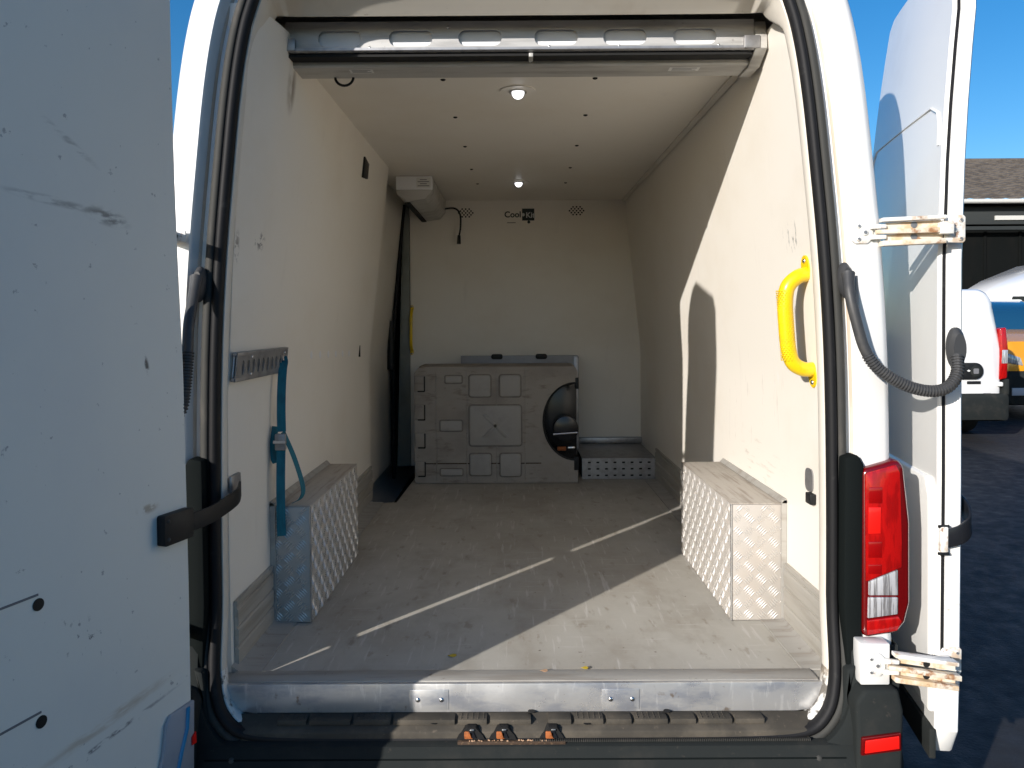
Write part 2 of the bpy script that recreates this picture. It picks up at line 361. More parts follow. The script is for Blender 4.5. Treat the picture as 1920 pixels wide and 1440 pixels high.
# painted frame round the opening, out to the body side
fr = MB().loft([ring(.036, .034), ring(.058, .030), ring(.064, .024), ring(.068, -.004), ring(.074, -.012), ring(.125, -.013), ring(.137, -.008), ring(.146, .006), ring(.150, .030), ring(.150, .06)])
frame = fr.build('rear_frame', 'paint', van, smooth=50)
lip = MB().loft([ring(.036, .034), ring(.0, .032), lip_ring(-.006, .034, 2.60, .036), lip_ring(-.0085, .042, 2.505, .065), lip_ring(-.0085, .060, 2.449, .150), lip_ring(-.004, .075, 2.453, .162), lip_ring(.07, .14, 2.60, .180)])
lip.build('frame_lip', 'lining_frame', van, smooth=50)
MB().loft([ring(.0575, .029), ring(.0585, .0265), ring(.0625, .0235), ring(.0645, .0245)]).build('sealant_line', 'sealant', van, smooth=60)
# body sides and roof
def body_ring(y, sx=1.0, dz=0): return [(x*sx*1.0, y, z+dz) for x, _, z in ring(.150, 0)]
bs = MB(); rr = [[(x, yy, z) for x, yy, z in ring(.150, .06)]]
for y, sx in ((.4, 1.012), (1.2, 1.025), (3.2, 1.025), (4.2, 1.02)): rr.append(body_ring(y, sx))
for y, sx, zs in ((4.9, .99, .86), (5.3, .96, .62), (5.8, .90, .42), (5.95, .8, .34)):
    rr.append([(x*sx, y, .43+(z-.43)*zs) for x, _, z in ring(.150, 0)])
bs.loft(rr); bs.f.append(tuple(range(len(bs.v)-len(rr[0]), len(bs.v))))
bs.build('body_shell', 'paint', van, smooth=50)
# rear wheels under the floor
for sx in (-1, 1):
    w = MB().disc((sx*.93, 1.15, .35), (-sx, 0, 0), .345, .24, 36).build('wheel', 'tyre', van, bevel=.02)
    MB().disc((sx*.932, 1.15, .35), (sx, 0, 0), .19, .012, 28, .16).build('rim', 'galv', w)
# door seal: dark bulb plus a greyish flat lip
def seal_ring(pts): return [ring(d, y) for d, y in pts]
MB().loft(seal_ring([(.002, .036), (-.006, .026), (-.006, .012), (.0, .002), (.010, .0), (.017, .006), (.018, .020), (.018, .036)])).build('door_seal', 'rubber', van, smooth=60)
MB().loft(seal_ring([(.019, .036), (.019, .010), (.025, .004), (.036, .006), (.042, .014), (.042, .036)])).build('seal_lip', 'rubber_grey', van, smooth=60)

# ---- interior lining
def wl(z, side):               # inner face of the lining at height z
    if side > 0: return .81 if z < 1.42 else .81-.10*(z-1.42)/.98
    return -.772 if z < 1.42 else -.772+.112*(z-1.42)/.98
def wall(side, y0, y1, mat, name='wall_panel', thick=.03, x_add=0.0, ztop=CZ+.03, flare=False):
    zs = [FZ-.01, 1.0, 1.36, 1.42, 1.48, 1.75, 2.1, ztop]
    s = 1 if side > 0 else -1
    prof = []
    for z in zs:
        x = wl(z, side)+x_add
        if z == 1.42: x -= s*.0015
        prof.append((x, z))
    poly = prof+[(x+s*thick, z) for x, z in reversed(prof)]
    if not flare: return MB().prism(poly, 'y', y0, y1).build(name, mat, van, smooth=20)
    # towards the opening the lining eases out to meet the frame lip
    hp = [(q.x, q.y) for q in offset_half(-.004) if q.x > .55 and q.y > .60]
    def ax(z):
        for (xa, za), (xb, zb2) in zip(hp[:-1], hp[1:]):
            if za <= z <= zb2 and zb2 > za: return xa+(xb-xa)*(z-za)/(zb2-za)
        return .60
    rings = []
    for y, k in ((y0, 1.0), (y0+.06, .75), (y0+.14, .25), (y0+.20, 0.0), (y1, 0.0)):
        pr = [(x+(s*max(abs(x), ax(min(z, 2.40)))-x)*k, z) for x, z in prof]
        rings.append([(x, y, z) for x, z in pr]+[(x+s*thick, y, z) for x, z in reversed(prof)])
    return MB().loft(rings, True, True).build(name, mat, van, smooth=20)
wall(1, .085, BY+.03, 'lining_right', thick=.06, flare=True)
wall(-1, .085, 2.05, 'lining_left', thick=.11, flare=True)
wall(-1, 2.052, BY+.05, 'lining', 'sliding_door_lining', x_add=-.075, thick=.03)
box('ceiling_panel', 'lining', van, -.74, .80, .455, BY+.05, CZ, CZ+.03, 0)
# floor, with the entry well of the side door cut out of its left front corner
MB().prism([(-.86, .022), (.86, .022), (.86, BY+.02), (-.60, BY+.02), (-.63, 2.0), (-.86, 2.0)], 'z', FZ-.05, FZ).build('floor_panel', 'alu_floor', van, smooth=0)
box('entry_well', 'dark', van, -.90, -.62, 2.0, BY, FZ-.26, FZ-.24, 0)
box('underfloor', 'dark', van, -.92, .92, .08, 5.2, .44, .46, 0)
# bulkhead
zb = [FZ, 1.42, 2.42]
MB().prism([(-.775, FZ-.02), (.86, FZ-.02), (.86, 1.42), (.75, 2.43), (-.70, 2.43), (-.70, 1.42)], 'y', BY, BY+.03).build('bulkhead', 'lining', van, smooth=0)
MB().hexa([(-.795, BY-.02, FZ-.02), (-.705, BY-.02, FZ-.02), (-.705, BY-.002, FZ-.02), (-.795, BY-.002, FZ-.02),
           (-.742, BY-.02, 2.36), (-.703, BY-.02, 2.36), (-.703, BY-.002, 2.36), (-.742, BY-.002, 2.36)]).build('corner_panel', 'side_panel', van, bevel=.003)
MB().tube([(-.815, BY-.03, FZ-.1), (-.815, BY-.03, 1.40), (-.805, BY-.03, 1.6), (-.735, BY-.03, 2.37)], .012, 8).build('side_door_seal', 'rubber', van)
MB().tube([(-.825, BY-.06, 1.30), (-.822, BY-.06, 1.62)], .022, 8).build('side_door_catch', 'plastic', van)
# thin joint strips where wall and ceiling lining meet
MB().hexa([(.690, .46, CZ-.008), (.706, .46, CZ-.016), (.706, BY, CZ-.016), (.690, BY, CZ-.008), (.690, .46, CZ+.001), (.71, .46, CZ+.001), (.71, BY, CZ+.001), (.690, BY, CZ+.001)]).build('ceiling_trim', 'lining_frame', van)

# ---- skirting of ribbed aluminium planks
def skirting(side, y0, y1):
    s = side; x = wl(.8, side)
    prof = [(0, FZ+.004), (.010, FZ+.006)]
    for a, b in ((.012, .055), (.062, .108), (.115, .160)):
        prof += [(.010, FZ+a), (.012, FZ+a+.004), (.012, FZ+b-.004), (.010, FZ+b), (.0065, FZ+b+.002), (.0065, FZ+b+.005)]
    prof += [(.010, FZ+.170), (.010, FZ+.182), (0, FZ+.182)]
    poly = [(x-s*(d+.0005), z) for d, z in prof]
    return MB().prism(poly, 'y', y0, y1).build('skirting', 'skirt', van, smooth=20)
skirting(1, .105, .405); skirting(1, 1.125, 2.55); skirting(-1, .105, .405); skirting(-1, 1.125, 2.045)
for s in (1, -1):
    x = wl(.8, s)
    MB().prism([(x-s*.001, FZ+.001), (x-s*.078, FZ+.001), (x-s*.078, FZ+.0045), (x-s*.02, FZ+.006), (x-s*.001, FZ+.02)], 'y', .08, 2.5 if s > 0 else 1.99).build('floor_edge_strip', 'alu_strip', van)
box('threshold_strip', 'alu_strip', van, -.762, .752, .0195, .082, FZ+.0015, FZ+.006, .002)
# sill plate with its riveted joint covers
MB().prism([(-.748, .618), (-.69, .611), (.69, .611), (.748, .618), (.760, FZ+.004), (-.760, FZ+.004)], 'y', .006, .0193).build('sill_plate', 'sill', van, bevel=.002)
for xa, xb in ((-.292, -.192), (.197, .292)):
    pl = box('joint_cover', 'sill', van, xa, xb, .0042, .0062, .618, .670, .001)
    for x in (xa+.022, xb-.018): MB().dome((x, .0045, .644), (0, -1, 0), .0065, .004).build('rivet', 'steel', pl)

# ---- wheel arch boxes of treadplate
def lens(mb, c, ax, up, nrm, L, w, h):
    c = Vector(c); e1 = ax*L/2; e2 = up*w/2; t = nrm*h
    mb.add([c-e1, c-e2, c+e1, c+e2, c-e1*.45+t, c+e1*.45+t], [(0, 1, 5, 4), (1, 2, 5), (2, 3, 4, 5), (3, 0, 4)])
def tread_face(mb, o, U, V, nrm, w, h):
    p = .0375; nu = int(w/p)+1; nv = int(h/p)+1
    for i in range(nu):
        for j in range(nv):
            cu = (i+.45)*p; cv = (j+.45)*p
            d = 1 if (i+j) % 2 else -1
            ax = (U+V*d).normalized(); sd = (U*-d+V).normalized()
            for k in range(-2, 3):
                q = Vector((cu, cv)) + Vector((ax.dot(U)*0+sd.dot(U)*k*.0072, sd.dot(V)*k*.0072))
                if .010 < q.x < w-.010 and .010 < q.y < h-.010:
                    lens(mb, Vector(o)+U*q.x+V*q.y+nrm*.0002, ax, sd, nrm, .0315*(1-.06*abs(k)), .0050, .0027)
def arch_box(s):
    xi = .641*s if s > 0 else -.648; xo = wl(.8, s)-s*.001; y0, y1 = .418, 1.12; zt = 1.043
    x0, x1 = min(xi, xo), max(xi, xo)
    b = box('wheel_arch_box', 'tread', van, x0, x1, y0, y1, FZ+.002, zt-.004, .003)
    tp = box('top_plate', 'tread_top', b, x0, x1, y0+.001, y1, zt-.0035, zt, .0015)
    t = MB()
    tread_face(t, (x0, y0, FZ), Vector((1, 0, 0)), Vector((0, 0, 1)), Vector((0, -1, 0)), x1-x0, zt-FZ)
    tread_face(t, (xi, y0, FZ), Vector((0, 1, 0)), Vector((0, 0, 1)), Vector((-s, 0, 0)), y1-y0, zt-FZ)
    t.build('raised_tread', 'tread_bar', b, smooth=0, kind='stuff')
    # angle trim where the box meets the wall
    xa = xo-s*.008
    MB().prism([(xo, y0-.006), (xo-s*.016, y0-.006), (xo-s*.016, y0-.001), (xo, y0-.001)], 'z', FZ+.01, zt+.01).build('edge_trim', 'alu_strip', b)
    MB().prism([(xo, zt+.001), (xo-s*.016, zt+.001), (xo-s*.013, zt+.004), (xo-s*.004, zt+.014), (xo, zt+.014)], 'y', y0-.006, y1).build('edge_trim', 'alu_strip', b)
    MB().tube([(xi, y0-.001, FZ+.003), (xi, y0-.001, zt-.002)], .003, 8).build('corner_weld', 'steel', b)
arch_box(1); arch_box(-1)

# ---- air curtain across the rear opening
ac = MB()
prof = [(.300, 2.352), (.300, 2.362), (.292, 2.372), (.296, 2.405), (.315, 2.446), (.46, 2.446), (.46, 2.352), (.44, 2.340), (.345, 2.340), (.340, 2.352)]
holes = []
for cx in (-.515, -.312, -.113, .105, .302, .502): holes.append(rrect(cx-.062, cx+.062, 2.378, 2.423, .0215, 5))
unit = MB().prism([(.312, 2.366), (.316, 2.44), (.46, 2.44), (.46, 2.368)], 'x', -.675, .675).build('air_curtain', 'ovalwhite', van, smooth=0)
MB().plate([(-.671, 2.366), (.671, 2.366), (.671, 2.448), (-.671, 2.448)], holes, 'y', .3025, .3065).build('front_plate', 'housing_front', unit, smooth=0)
MB().prism([(.298, 2.360), (.292, 2.364), (.292, 2.371), (.300, 2.3735), (.304, 2.3655), (.304, 2.360)], 'x', -.671, .671).build('front_lip', 'galv', unit)
for xa, xb in ((-.668, .026), (.040, .668)): box('outlet_slot', 'dark', unit, xa, xb, .306, .35, 2.350, 2.358, 0)
box('slot_divider', 'housing', unit, .027, .039, .302, .352, 2.346, 2.357, .001)
MB().prism([(.352, 2.341), (.352, 2.366), (.462, 2.366), (.462, 2.341), (.455, 2.336), (.358, 2.336)], 'x', -.671, .671).build('under_tray', 'housing', unit)
for s in (-1, 1):
    MB().prism([(.290, 2.362), (.292, 2.400), (.31, 2.445), (.465, 2.445), (.465, 2.338), (.455, 2.330), (.36, 2.330)], 'x', s*.672, s*.706).build('end_cap', 'housing', unit, bevel=.002)
    box('end_clip', 'galv', unit, min(s*.640, s*.685), max(s*.640, s*.685), .2865, .3015, 2.362, 2.398, .002)
for x in (-.43, -.205, .085, .285, .57): MB().dome((x, .3025, 2.3745 if abs(x) != .205 else 2.43), (0, -1, 0), .0045, .004).build('screw', 'steel', unit)
for x, w_ in ((-.47, .035), (.49, .045)):
    st = box('sticker', 'sticker', unit, x-w_, x+w_, .372, .405, 2.3352, 2.3358, 0)
    for k in range(3): box('print_line', 'print_grey', st, x-w_*.8, x+w_*(.8-.3*(k % 2)), .377+.009*k, .380+.009*k, 2.3347, 2.3351, 0)
arc = [(-.535+.028*math.cos(a), .448, 2.338-.026*math.sin(a)) for a in [math.pi*k/12 for k in range(13)]]
MB().tube(arc, .004, 8).build('cable_loop', 'plastic', unit)
for x, k in ((-.098, 0), (-.045, 1), (.07, 1), (.105, 0)):     # latch holes in the header lip
    z = 2.488; y = lean(z)+.095
    if k: box('latch_boss', 'lining_frame', van, x-.016, x+.016, y-.012, y+.014, z+.001+.006, z+.016, .002)
    MB().disc((x, y, z+.017), (0, 0, 1), .0085, .004, 14).build('latch_hole', 'dark', van)

unit.location.z = .016
# second unit above the sliding door, running forward to the bulkhead
u2o = MB().prism([(-.655, 2.395), (-.655, 2.305), (-.60, 2.262), (-.50, 2.276), (-.463, 2.318), (-.460, 2.395)], 'y', 2.275, 3.11).build('door_air_curtain', 'housing', van, bevel=.003)
box('outlet_slot', 'dark', u2o, -.615, -.585, 2.30, 3.08, 2.256, 2.262, 0)
MB().prism([(-.657, 2.397), (-.657, 2.325), (-.458, 2.325), (-.458, 2.397)], 'y', 2.262, 2.2745).build('end_cap', 'ovalwhite', u2o, bevel=.003)
st = box('sticker', 'sticker', u2o, -.545, -.468, 2.2595, 2.2615, 2.335, 2.388, 0)
for k in range(4): box('print_line', 'print_grey', st, -.538+.012*(k % 2), -.476-.012*(k % 2), 2.2585, 2.2594, 2.342+.011*k, 2.346+.011*k, 0)
MB().tube(smooth_curve([(-.47, 3.05, 2.335), (-.40, 3.06, 2.34), (-.365, 3.05, 2.30), (-.362, 3.05, 2.22), (-.372, 3.05, 2.16)], 6), .006, 8).build('power_lead', 'plastic', u2o)
MB().tube([(-.372, 3.05, 2.165), (-.374, 3.05, 2.11)], [.010, .013], 10).build('lead_plug', 'plastic', u2o)

# ---- ceiling fittings
for (x, y) in ((-.002, .75), (.010, 2.47)):
    lm = MB().disc((x, y, CZ-.004), (0, 0, 1), .062, .006, 28).build('ceiling_lamp', 'lining', van)
    MB().disc((x, y, CZ-.008), (0, 0, 1), .030, .004, 24).build('lamp_ring', 'steel', lm)
    MB().dome((x, y, CZ-.008), (0, 0, -1), .022, .022).build('lamp_lens', 'lamp', lm)
for (x, y) in ((-.249, .705), (.25, .70), (-.244, 1.166), (.26, 1.148), (-.238, 1.663), (.268, 1.657), (-.237, 2.178), (.275, 2.153), (-.226, 2.597), (.279, 2.582)):
    MB().dome((x, y-.08, CZ), (0, 0, -1), .009, .005, 10).build('ceiling_screw', 'dark', van)

# ---- bulkhead print, vents and handle
for cx, cz in ((-.333, 2.32), (.393, 2.33)):
    k = 0; vg = MB()
    for i in range(-4, 5):
        for j in range(-2, 3):
            if (i+j) % 2 == 0 and not (abs(i) == 4 and abs(j) == 2): vg.disc((cx+i*.0115, BY-.0015, cz+j*.0125), (0, 1, 0), .0058, .002, 8)
    vg.build('vent_holes', 'dark', van, kind='stuff')
lg = box('logo_square', 'logo_dark', van, .036, .116, BY-.0012, BY-.0004, 2.268, 2.346, 0)
RX = Matrix.Rotation(R(90), 4, 'X')
text_mesh('Cool', .054, 'logo_dark', lg, Matrix.Translation((-.080, BY-.002, 2.290)) @ RX)
text_mesh('Kit', .050, 'logo_light', lg, Matrix.Translation((.060, BY-.003, 2.287)) @ RX)
MB().disc((.043, BY-.0024, 2.306), (0, 1, 0), .011, .001, 16).build('logo_dot', 'logo_light', lg)
MB().disc((.080, BY-.002, 2.258), (0, 1, 0), .010, .001, 14).build('logo_foot', 'logo_dark', lg)
box('logo_line', 'logo_dark', lg, -.062, -.006, BY-.002, BY-.0012, 2.252, 2.256, 0)
def grab(name, pts_top, pts_bot, out, rad, foot=.028, ny=0, mat='yellow', vec=None):
    a = Vector(pts_top); b = Vector(pts_bot); o = Vector(out); d = (b-a).normalized(); L = (b-a).length
    c = .30*L
    path = smooth_curve([a, a+o*.45+d*.006, a+o*.86+d*c*.38, a+o+d*c, (a+b)/2+o*1.02, b+o-d*c, b+o*.86-d*c*.38, b+o*.45-d*.006, b], 7)
    h = MB().tube(path, rad, 16).build(name, mat, van, smooth=60)
    side = o.normalized()
    for e, sg in ((a, -1), (b, 1)):
        w_ = d.cross(side).normalized()
        p = []
        for k in range(20):
            t = 2*math.pi*k/20
            p.append(e + d*sg*(foot*.55) + d*math.cos(t)*foot*1.15 + w_*math.sin(t)*rad*1.15)
        MB().loft([p, [q+side*.005 for q in p]], True, True).build('foot_plate', mat, h)
        MB().dome(e+d*sg*foot*1.18+side*.005, side, .007, .005, 12).build('screw', 'steel', h)
    return h
gr = grab('grab_handle', (.778, .178, 1.728), (.805, .20, 1.466), (-.066, -.004, -.010), .0205, .030)
# knurling: rows of small raised diamonds round the bar
kn = MB(); a0 = Vector((.778-.0665, .175, 1.718)); b0 = Vector((.805-.0665, .195, 1.456)); dd = (b0-a0)
for i in range(34):
    c0 = a0+dd*(.14+.72*i/33)
    for k in range(14):
        t = 2*math.pi*(k+.5*(i % 2))/14; nrm = Vector((math.cos(t), math.sin(t), 0)); tg = Vector((-math.sin(t), math.cos(t), 0))
        lens(kn, c0+nrm*.0200, tg, Vector((0, 0, 1)), nrm, .0062, .0056, .0016)
kn.build('knurling', 'yellow', gr, kind='stuff', smooth=0)
grab('grab_handle', (-.690, BY, 1.685), (-.693, BY, 1.425), (.0, -.05, 0), .010, .020)

# ---- tie-down track with its row of slots, vents and slots of the left wall
def on_left(y, z, d=0.0): return Vector((wl(z, -1)+d, y, z))
th = []
for k in range(9): th.append([(.135+.041*k+.012*math.cos(t)*.8, 1.484+.020*math.sin(t)) for t in [2*math.pi*q/12 for q in range(12)]])
trk = MB().plate([(.085, 1.448), (.535, 1.448), (.535, 1.526), (.085, 1.526)], th, 'x', 0, .003)
sh = math.atan2(.13, .98)
MT = Matrix.Translation((wl(1.487, -1)+.0145, 0, 1.487)) @ Matrix.Rotation(sh*.8, 4, 'Y') @ Matrix.Translation((0, 0, -1.487))
track = trk.build('tie_down_track', 'galv', van, smooth=0, matrix=MT)
for z0, z1, d in ((1.448, 1.458, .006), (1.516, 1.526, .006)): box('track_flange', 'galv', track, -.010, .0032, .085, .535, z0, z1, .001)
for y in (.20, .50):
    for z in (1.463, 1.511): MB().dome((.003, y, z), (1, 0, 0), .005, .003, 10).build('screw', 'steel', track)
box('slot_backing', 'ovalwhite', track, -.009, -.006, .09, .53, 1.459, 1.515, 0)  # white backing strip behind the track slots
p = on_left(1.474, 2.272, .002)
vt = MB().hexa([(p.x-.012, 1.43, 2.235), (p.x+.003, 1.43, 2.235), (p.x+.003, 1.53, 2.245), (p.x-.012, 1.53, 2.245), (p.x-.008, 1.43, 2.325), (p.x+.012, 1.43, 2.325), (p.x+.012, 1.52, 2.31), (p.x-.008, 1.52, 2.31)]).build('wall_bracket', 'plastic', van, bevel=.002)
box('wall_slot', 'dark', van, wl(1.469, -1)-.002, wl(1.469, -1)+.003, 1.765, 1.785, 1.44, 1.495, 0)
for k in range(6):
    y = .89+.13*k; z = 1.487-.004*k
    MB().dome((wl(z, -1)+.0005, y, z), (1, 0, -.0), .016, .002, 12).build('filled_slot', 'ovalwhite', van)
# slot and catch for the door stay, right pillar
cs = MB().prism(rrect(.205, .262, 1.120, 1.185, .020), 'x', .8065, .8095).build('stay_slot', 'galv', van)
box('stay_catch', 'plastic', van, .792, .809, .185, .222, 1.092, 1.122, .003)

# ---- front right step box with punched holes
hl = []
for i in range(8):
    for j in range(3): hl.append(rrect(.415+i*.050-.009, .415+i*.050+.009, .703+j*.038-.005, .703+j*.038+.005, .003, 2))
stp = MB().plate([(.372, FZ+.002), (.806, FZ+.002), (.806, .803), (.372, .803)], hl, 'y', 2.555, 2.558).build('step_box', 'galv', van, smooth=0)
box('step_top', 'galv', stp, .372, .806, 2.559, 3.125, .800, .8035, .001)
box('step_core', 'dark', stp, .375, .804, 2.575, 3.12, FZ+.001, .799, 0)
box('step_rail', 'galv', stp, .40, .83, 3.09, 3.128, .8045, .845, .004)

# ---- step pad in the opening: plastic tread, latch wells and pads
ys, ye = -.052, .004
def pad_z(y): return .592+(y+.05)/.055*.022
pad = MB().hexa([(-.70, ys, .55), (.70, ys, .55), (.745, ye, .56), (-.745, ye, .56), (-.70, ys, pad_z(ys)), (.70, ys, pad_z(ys)), (.745, ye, pad_z(ye)), (-.745, ye, pad_z(ye))]).build('step_pad', 'step', van, bevel=.003)
xs = [-.62, -.54, -.43, -.33, -.17, -.09, .02, .055, .12, .20, .27, .36, .43, .52, .60]
gm = MB()
for i in range(0, 14):
    xa, xb = xs[i]+.004, xs[i+1]-.004
    if xb-xa < .03: continue
    y0 = -.036; y1 = .0
    box('tread_pad', 'step', pad, xa, xb, y0, y1, pad_z((y0+y1)/2)-.004, pad_z(y1)+.0012, .001)
    if i % 2 == 0:
        for q in range(int((xb-xa)/.014)):
            for yy in (-.028, -.016, -.006): lens(gm, (xa+.008+q*.014, yy, pad_z(y1)+.0012), Vector((0, 1, 0)), Vector((1, 0, 0)), Vector((0, 0, 1)), .008, .004, .0025)
gm.build('grip_studs', 'step', pad, kind='stuff', smooth=0)
for x, y in ((-.225, -.032), (.018, -.002), (.155, -.035), (.36, -.003), (.55, -.02), (-.5, -.02)):
    MB().disc((x, y, pad_z(y)+.0055), (0, 0, 1), .009, .0012, 14).build('pad_screw', 'dark', pad)
# latch wells: dark recesses with rusty strikers at the front edge
for x0, x1 in ((-.168, -.098), (-.088, -.020), (.036, .098)):
    xm = (x0+x1)/2
    wl_ = MB().prism([(x0, .5755), (x0+.006, .5865), (xm-.008, .604), (xm+.012, .604), (x1-.006, .5865), (x1, .5755)], 'y', -.0575, -.030).build('latch_well', 'dark', pad)
    box('striker', 'rust', wl_, xm-.016, xm+.006, -.0605, -.052, .577, .596, .003)
    MB().hexa([(xm+.002, -.0605, .580), (xm+.014, -.0605, .580), (xm+.014, -.052, .580), (xm+.002, -.052, .580), (xm-.004, -.0605, .597), (xm+.006, -.0605, .597), (xm+.006, -.052, .597), (xm-.004, -.052, .597)]).build('latch_pawl', 'plastic_gloss', wl_)
    box('pawl_tip', 'steel', wl_, xm-.002, xm+.009, -.062, -.056, .5975, .602, .001)
box('latch_plate', 'grime', pad, -.165, .100, -.068, -.0585, .566, .5755, .002)
gd = MB()
for k in range(40):
    x = random.uniform(-.14, .09); r = random.uniform(.0012, .003); gd.dome((x, random.uniform(-.066, -.061), .5757), (0, 0, 1), r, r, 6, 2)
gd.build('grit', 'leaf_red', pad, kind='stuff')
# ribbed edge of the seal along the step
rb = MB()
for k in range(150):
    x = .02+k*.0047
    if x > .70: break
    rb.box(x, x+.0022, -.0665, -.060, .5735, .5790)
rb.build('seal_ribs', 'rubber_grey', van, kind='stuff', smooth=0)

# ---- chipped lower corners of the painted frame
for s in (1, -1):
    cc_ = [lip_ring(d, y, 3.0, y) for d, y in ((-.001, .0305), (-.0072, .0325), (-.0097, .041), (-.0099, .062), (-.004, .078))]
    n_ = len(offset_half(0)); idx = [i for i in range(n_) if .582 < cc_[0][i][2] < .735 and cc_[0][i][0] > .6]
    MB().loft([[(s*r[i][0], r[i][1], r[i][2]) for i in idx] for r in cc_], False).build('frame_corner', 'paint_sill', van, smooth=50)

# ---- bumper
bp = []
for i in range(41):
    t = i/40*2-1; x = t*.94
    yb = -.085+.10*max(0, abs(t)-.86)**2/.0196*.55
    bp.append((x, yb))
prof = [(0, .562), (-.004, .566), (.0, .572), (.045, .574)]
b = MB(); rings = []
for x, yb in bp:
    k = max(0, (abs(x)-.70)/.26)
    rings.append([(x, yb+.14, .572), (x, yb+.026, .5715), (x, yb+.012, .566), (x, yb+.008, .545), (x, yb-.004, .520), (x, yb-.010, .500), (x, yb-.010, .40), (x, yb+.02, .33), (x, yb+.16, .32)])
bumper = b.loft(rings, True, True).build('bumper', 'bumper', van, smooth=30)
for s in (1, -1):
    # corner moulding under the lamp
    MB().prism([(s*.800, .30), (s*.908, .30), (s*.912, .66), (s*.900, .712), (s*.818, .712), (s*.796, .68), (s*.800, .60)], 'y', -.096, .05).build('bumper_corner', 'bumper', bumper, bevel=.010, seg=3)
    MB().prism([(s*.758, .52), (s*.816, .52), (s*.814, .60), (s*.800, .68), (s*.818, .75), (s*.795, .74), (s*.788, .66)], 'y', -.050, .03).build('corner_trim', 'bumper', bumper, bevel=.006)
    rf = MB().prism([(s*.806, .556), (s*.902, .568), (s*.901, .612), (s*.808, .600)], 'y', -.104, -.094).build('reflector', 'red_deep', bumper, bevel=.003)
    MB().prism([(s*.813, .564), (s*.896, .575), (s*.895, .606), (s*.815, .595)], 'y', -.1075, -.104).build('reflector_lens', 'reflector', rf, bevel=.002)
    for x, z in ((.715, .535), (.628, .505)):
        MB().dome((s*x, -.0765, z), (0, -1, 0), .010, .007, 12).build('bumper_bolt', 'rubber_grey', bumper)
for x, z, w_ in ((.02, .508, .055), (.22, .503, .03), (.45, .497, .012), (-.35, .505, .03)):
    MB().prism(rrect(x-w_, x+w_, z-.007, z+.007, .006, 3), 'y', -.0975, -.090).build('bumper_slot', 'dark', bumper)

for s in (1, -1):
    ci = offset_half(.0375); co = offset_half(.150)
    idx = [i for i in range(len(ci)) if ci[i].y < .80 and ci[i].x > .45]
    MB().loft([[(s*ci[i].x, .01+lean(ci[i].y), ci[i].y) for i in idx], [(s*ci[i].x, -.010+lean(ci[i].y), ci[i].y) for i in idx],
               [(s*ci[i].lerp(co[i], .2).x, -.018+lean(ci[i].y), ci[i].lerp(co[i], .2).y) for i in idx],
               [(s*co[i].x, -.018+lean(ci[i].y), co[i].y) for i in idx], [(s*(co[i].x+.004), .05, co[i].y) for i in idx]], False).build('lower_cladding', 'bumper', van, smooth=40)
for z, y, r in ((.5385, -.0795, .0022), (.487, -.0965, .0030), (.452, -.0955, .0022)):      # pressed lines along the bumper face
    MB().tube([(-.78, y, z), (-.4, y, z), (.4, y, z), (.78, y, z)], r, 8).build('bumper_bead', 'trim_black', bumper)
# ---- tail lamp clusters and black side trims
def tail(s):
    def P2(l): return [(s*(x-.010), z) for x, z in l]
    tr = MB().prism(P2([(.806, 1.262), (.838, 1.268), (.852, 1.245), (.850, .80), (.838, .745), (.812, .740), (.805, .90)]), 'y', -.030, .02).build('lamp_trim', 'trim_black', van, bevel=.006)
    t = MB().prism(P2([(.846, 1.228), (.858, 1.236), (.935, 1.258), (.950, 1.240), (.966, 1.10), (.968, .90), (.956, .850), (.935, .824), (.856, .812), (.848, .83)]), 'y', -.034, .06).build('tail_lamp', 'red_deep', van, bevel=.012, seg=3)
    MB().prism(P2([(.852, 1.222), (.860, 1.226), (.928, 1.245), (.938, 1.225), (.944, 1.05), (.944, .99), (.856, .955)]), 'y', -.0375, -.030).build('upper_lens', 'red', t, bevel=.003)
    for z0, z1 in ((1.15, 1.19), (1.015, 1.055), (.975, .998)):
        box('lens_block', 'red_dark', t, min(s*.850, s*.883), max(s*.850, s*.883), -.0392, -.037, z0, z1, .0015)
    for z0, z1 in ((1.075, 1.14),):
        box('lens_block', 'reflector', t, min(s*.850, s*.880), max(s*.850, s*.880), -.0392, -.037, z0, z1, .0015)
    MB().prism(P2([(.862, .921), (.862, .955), (.933, .984), (.934, .921)]), 'y', -.0385, -.030).build('reverse_lens', 'clear', t, bevel=.002)
    MB().prism(P2([(.860, .864), (.861, .916), (.934, .916), (.934, .874)]), 'y', -.0385, -.030).build('reverse_lens', 'clear', t, bevel=.002)
    MB().prism(P2([(.860, .822), (.859, .858), (.936, .868), (.945, .855), (.933, .832)]), 'y', -.0375, -.030).build('lower_lens', 'red', t, bevel=.002)
tail(1); tail(-1)

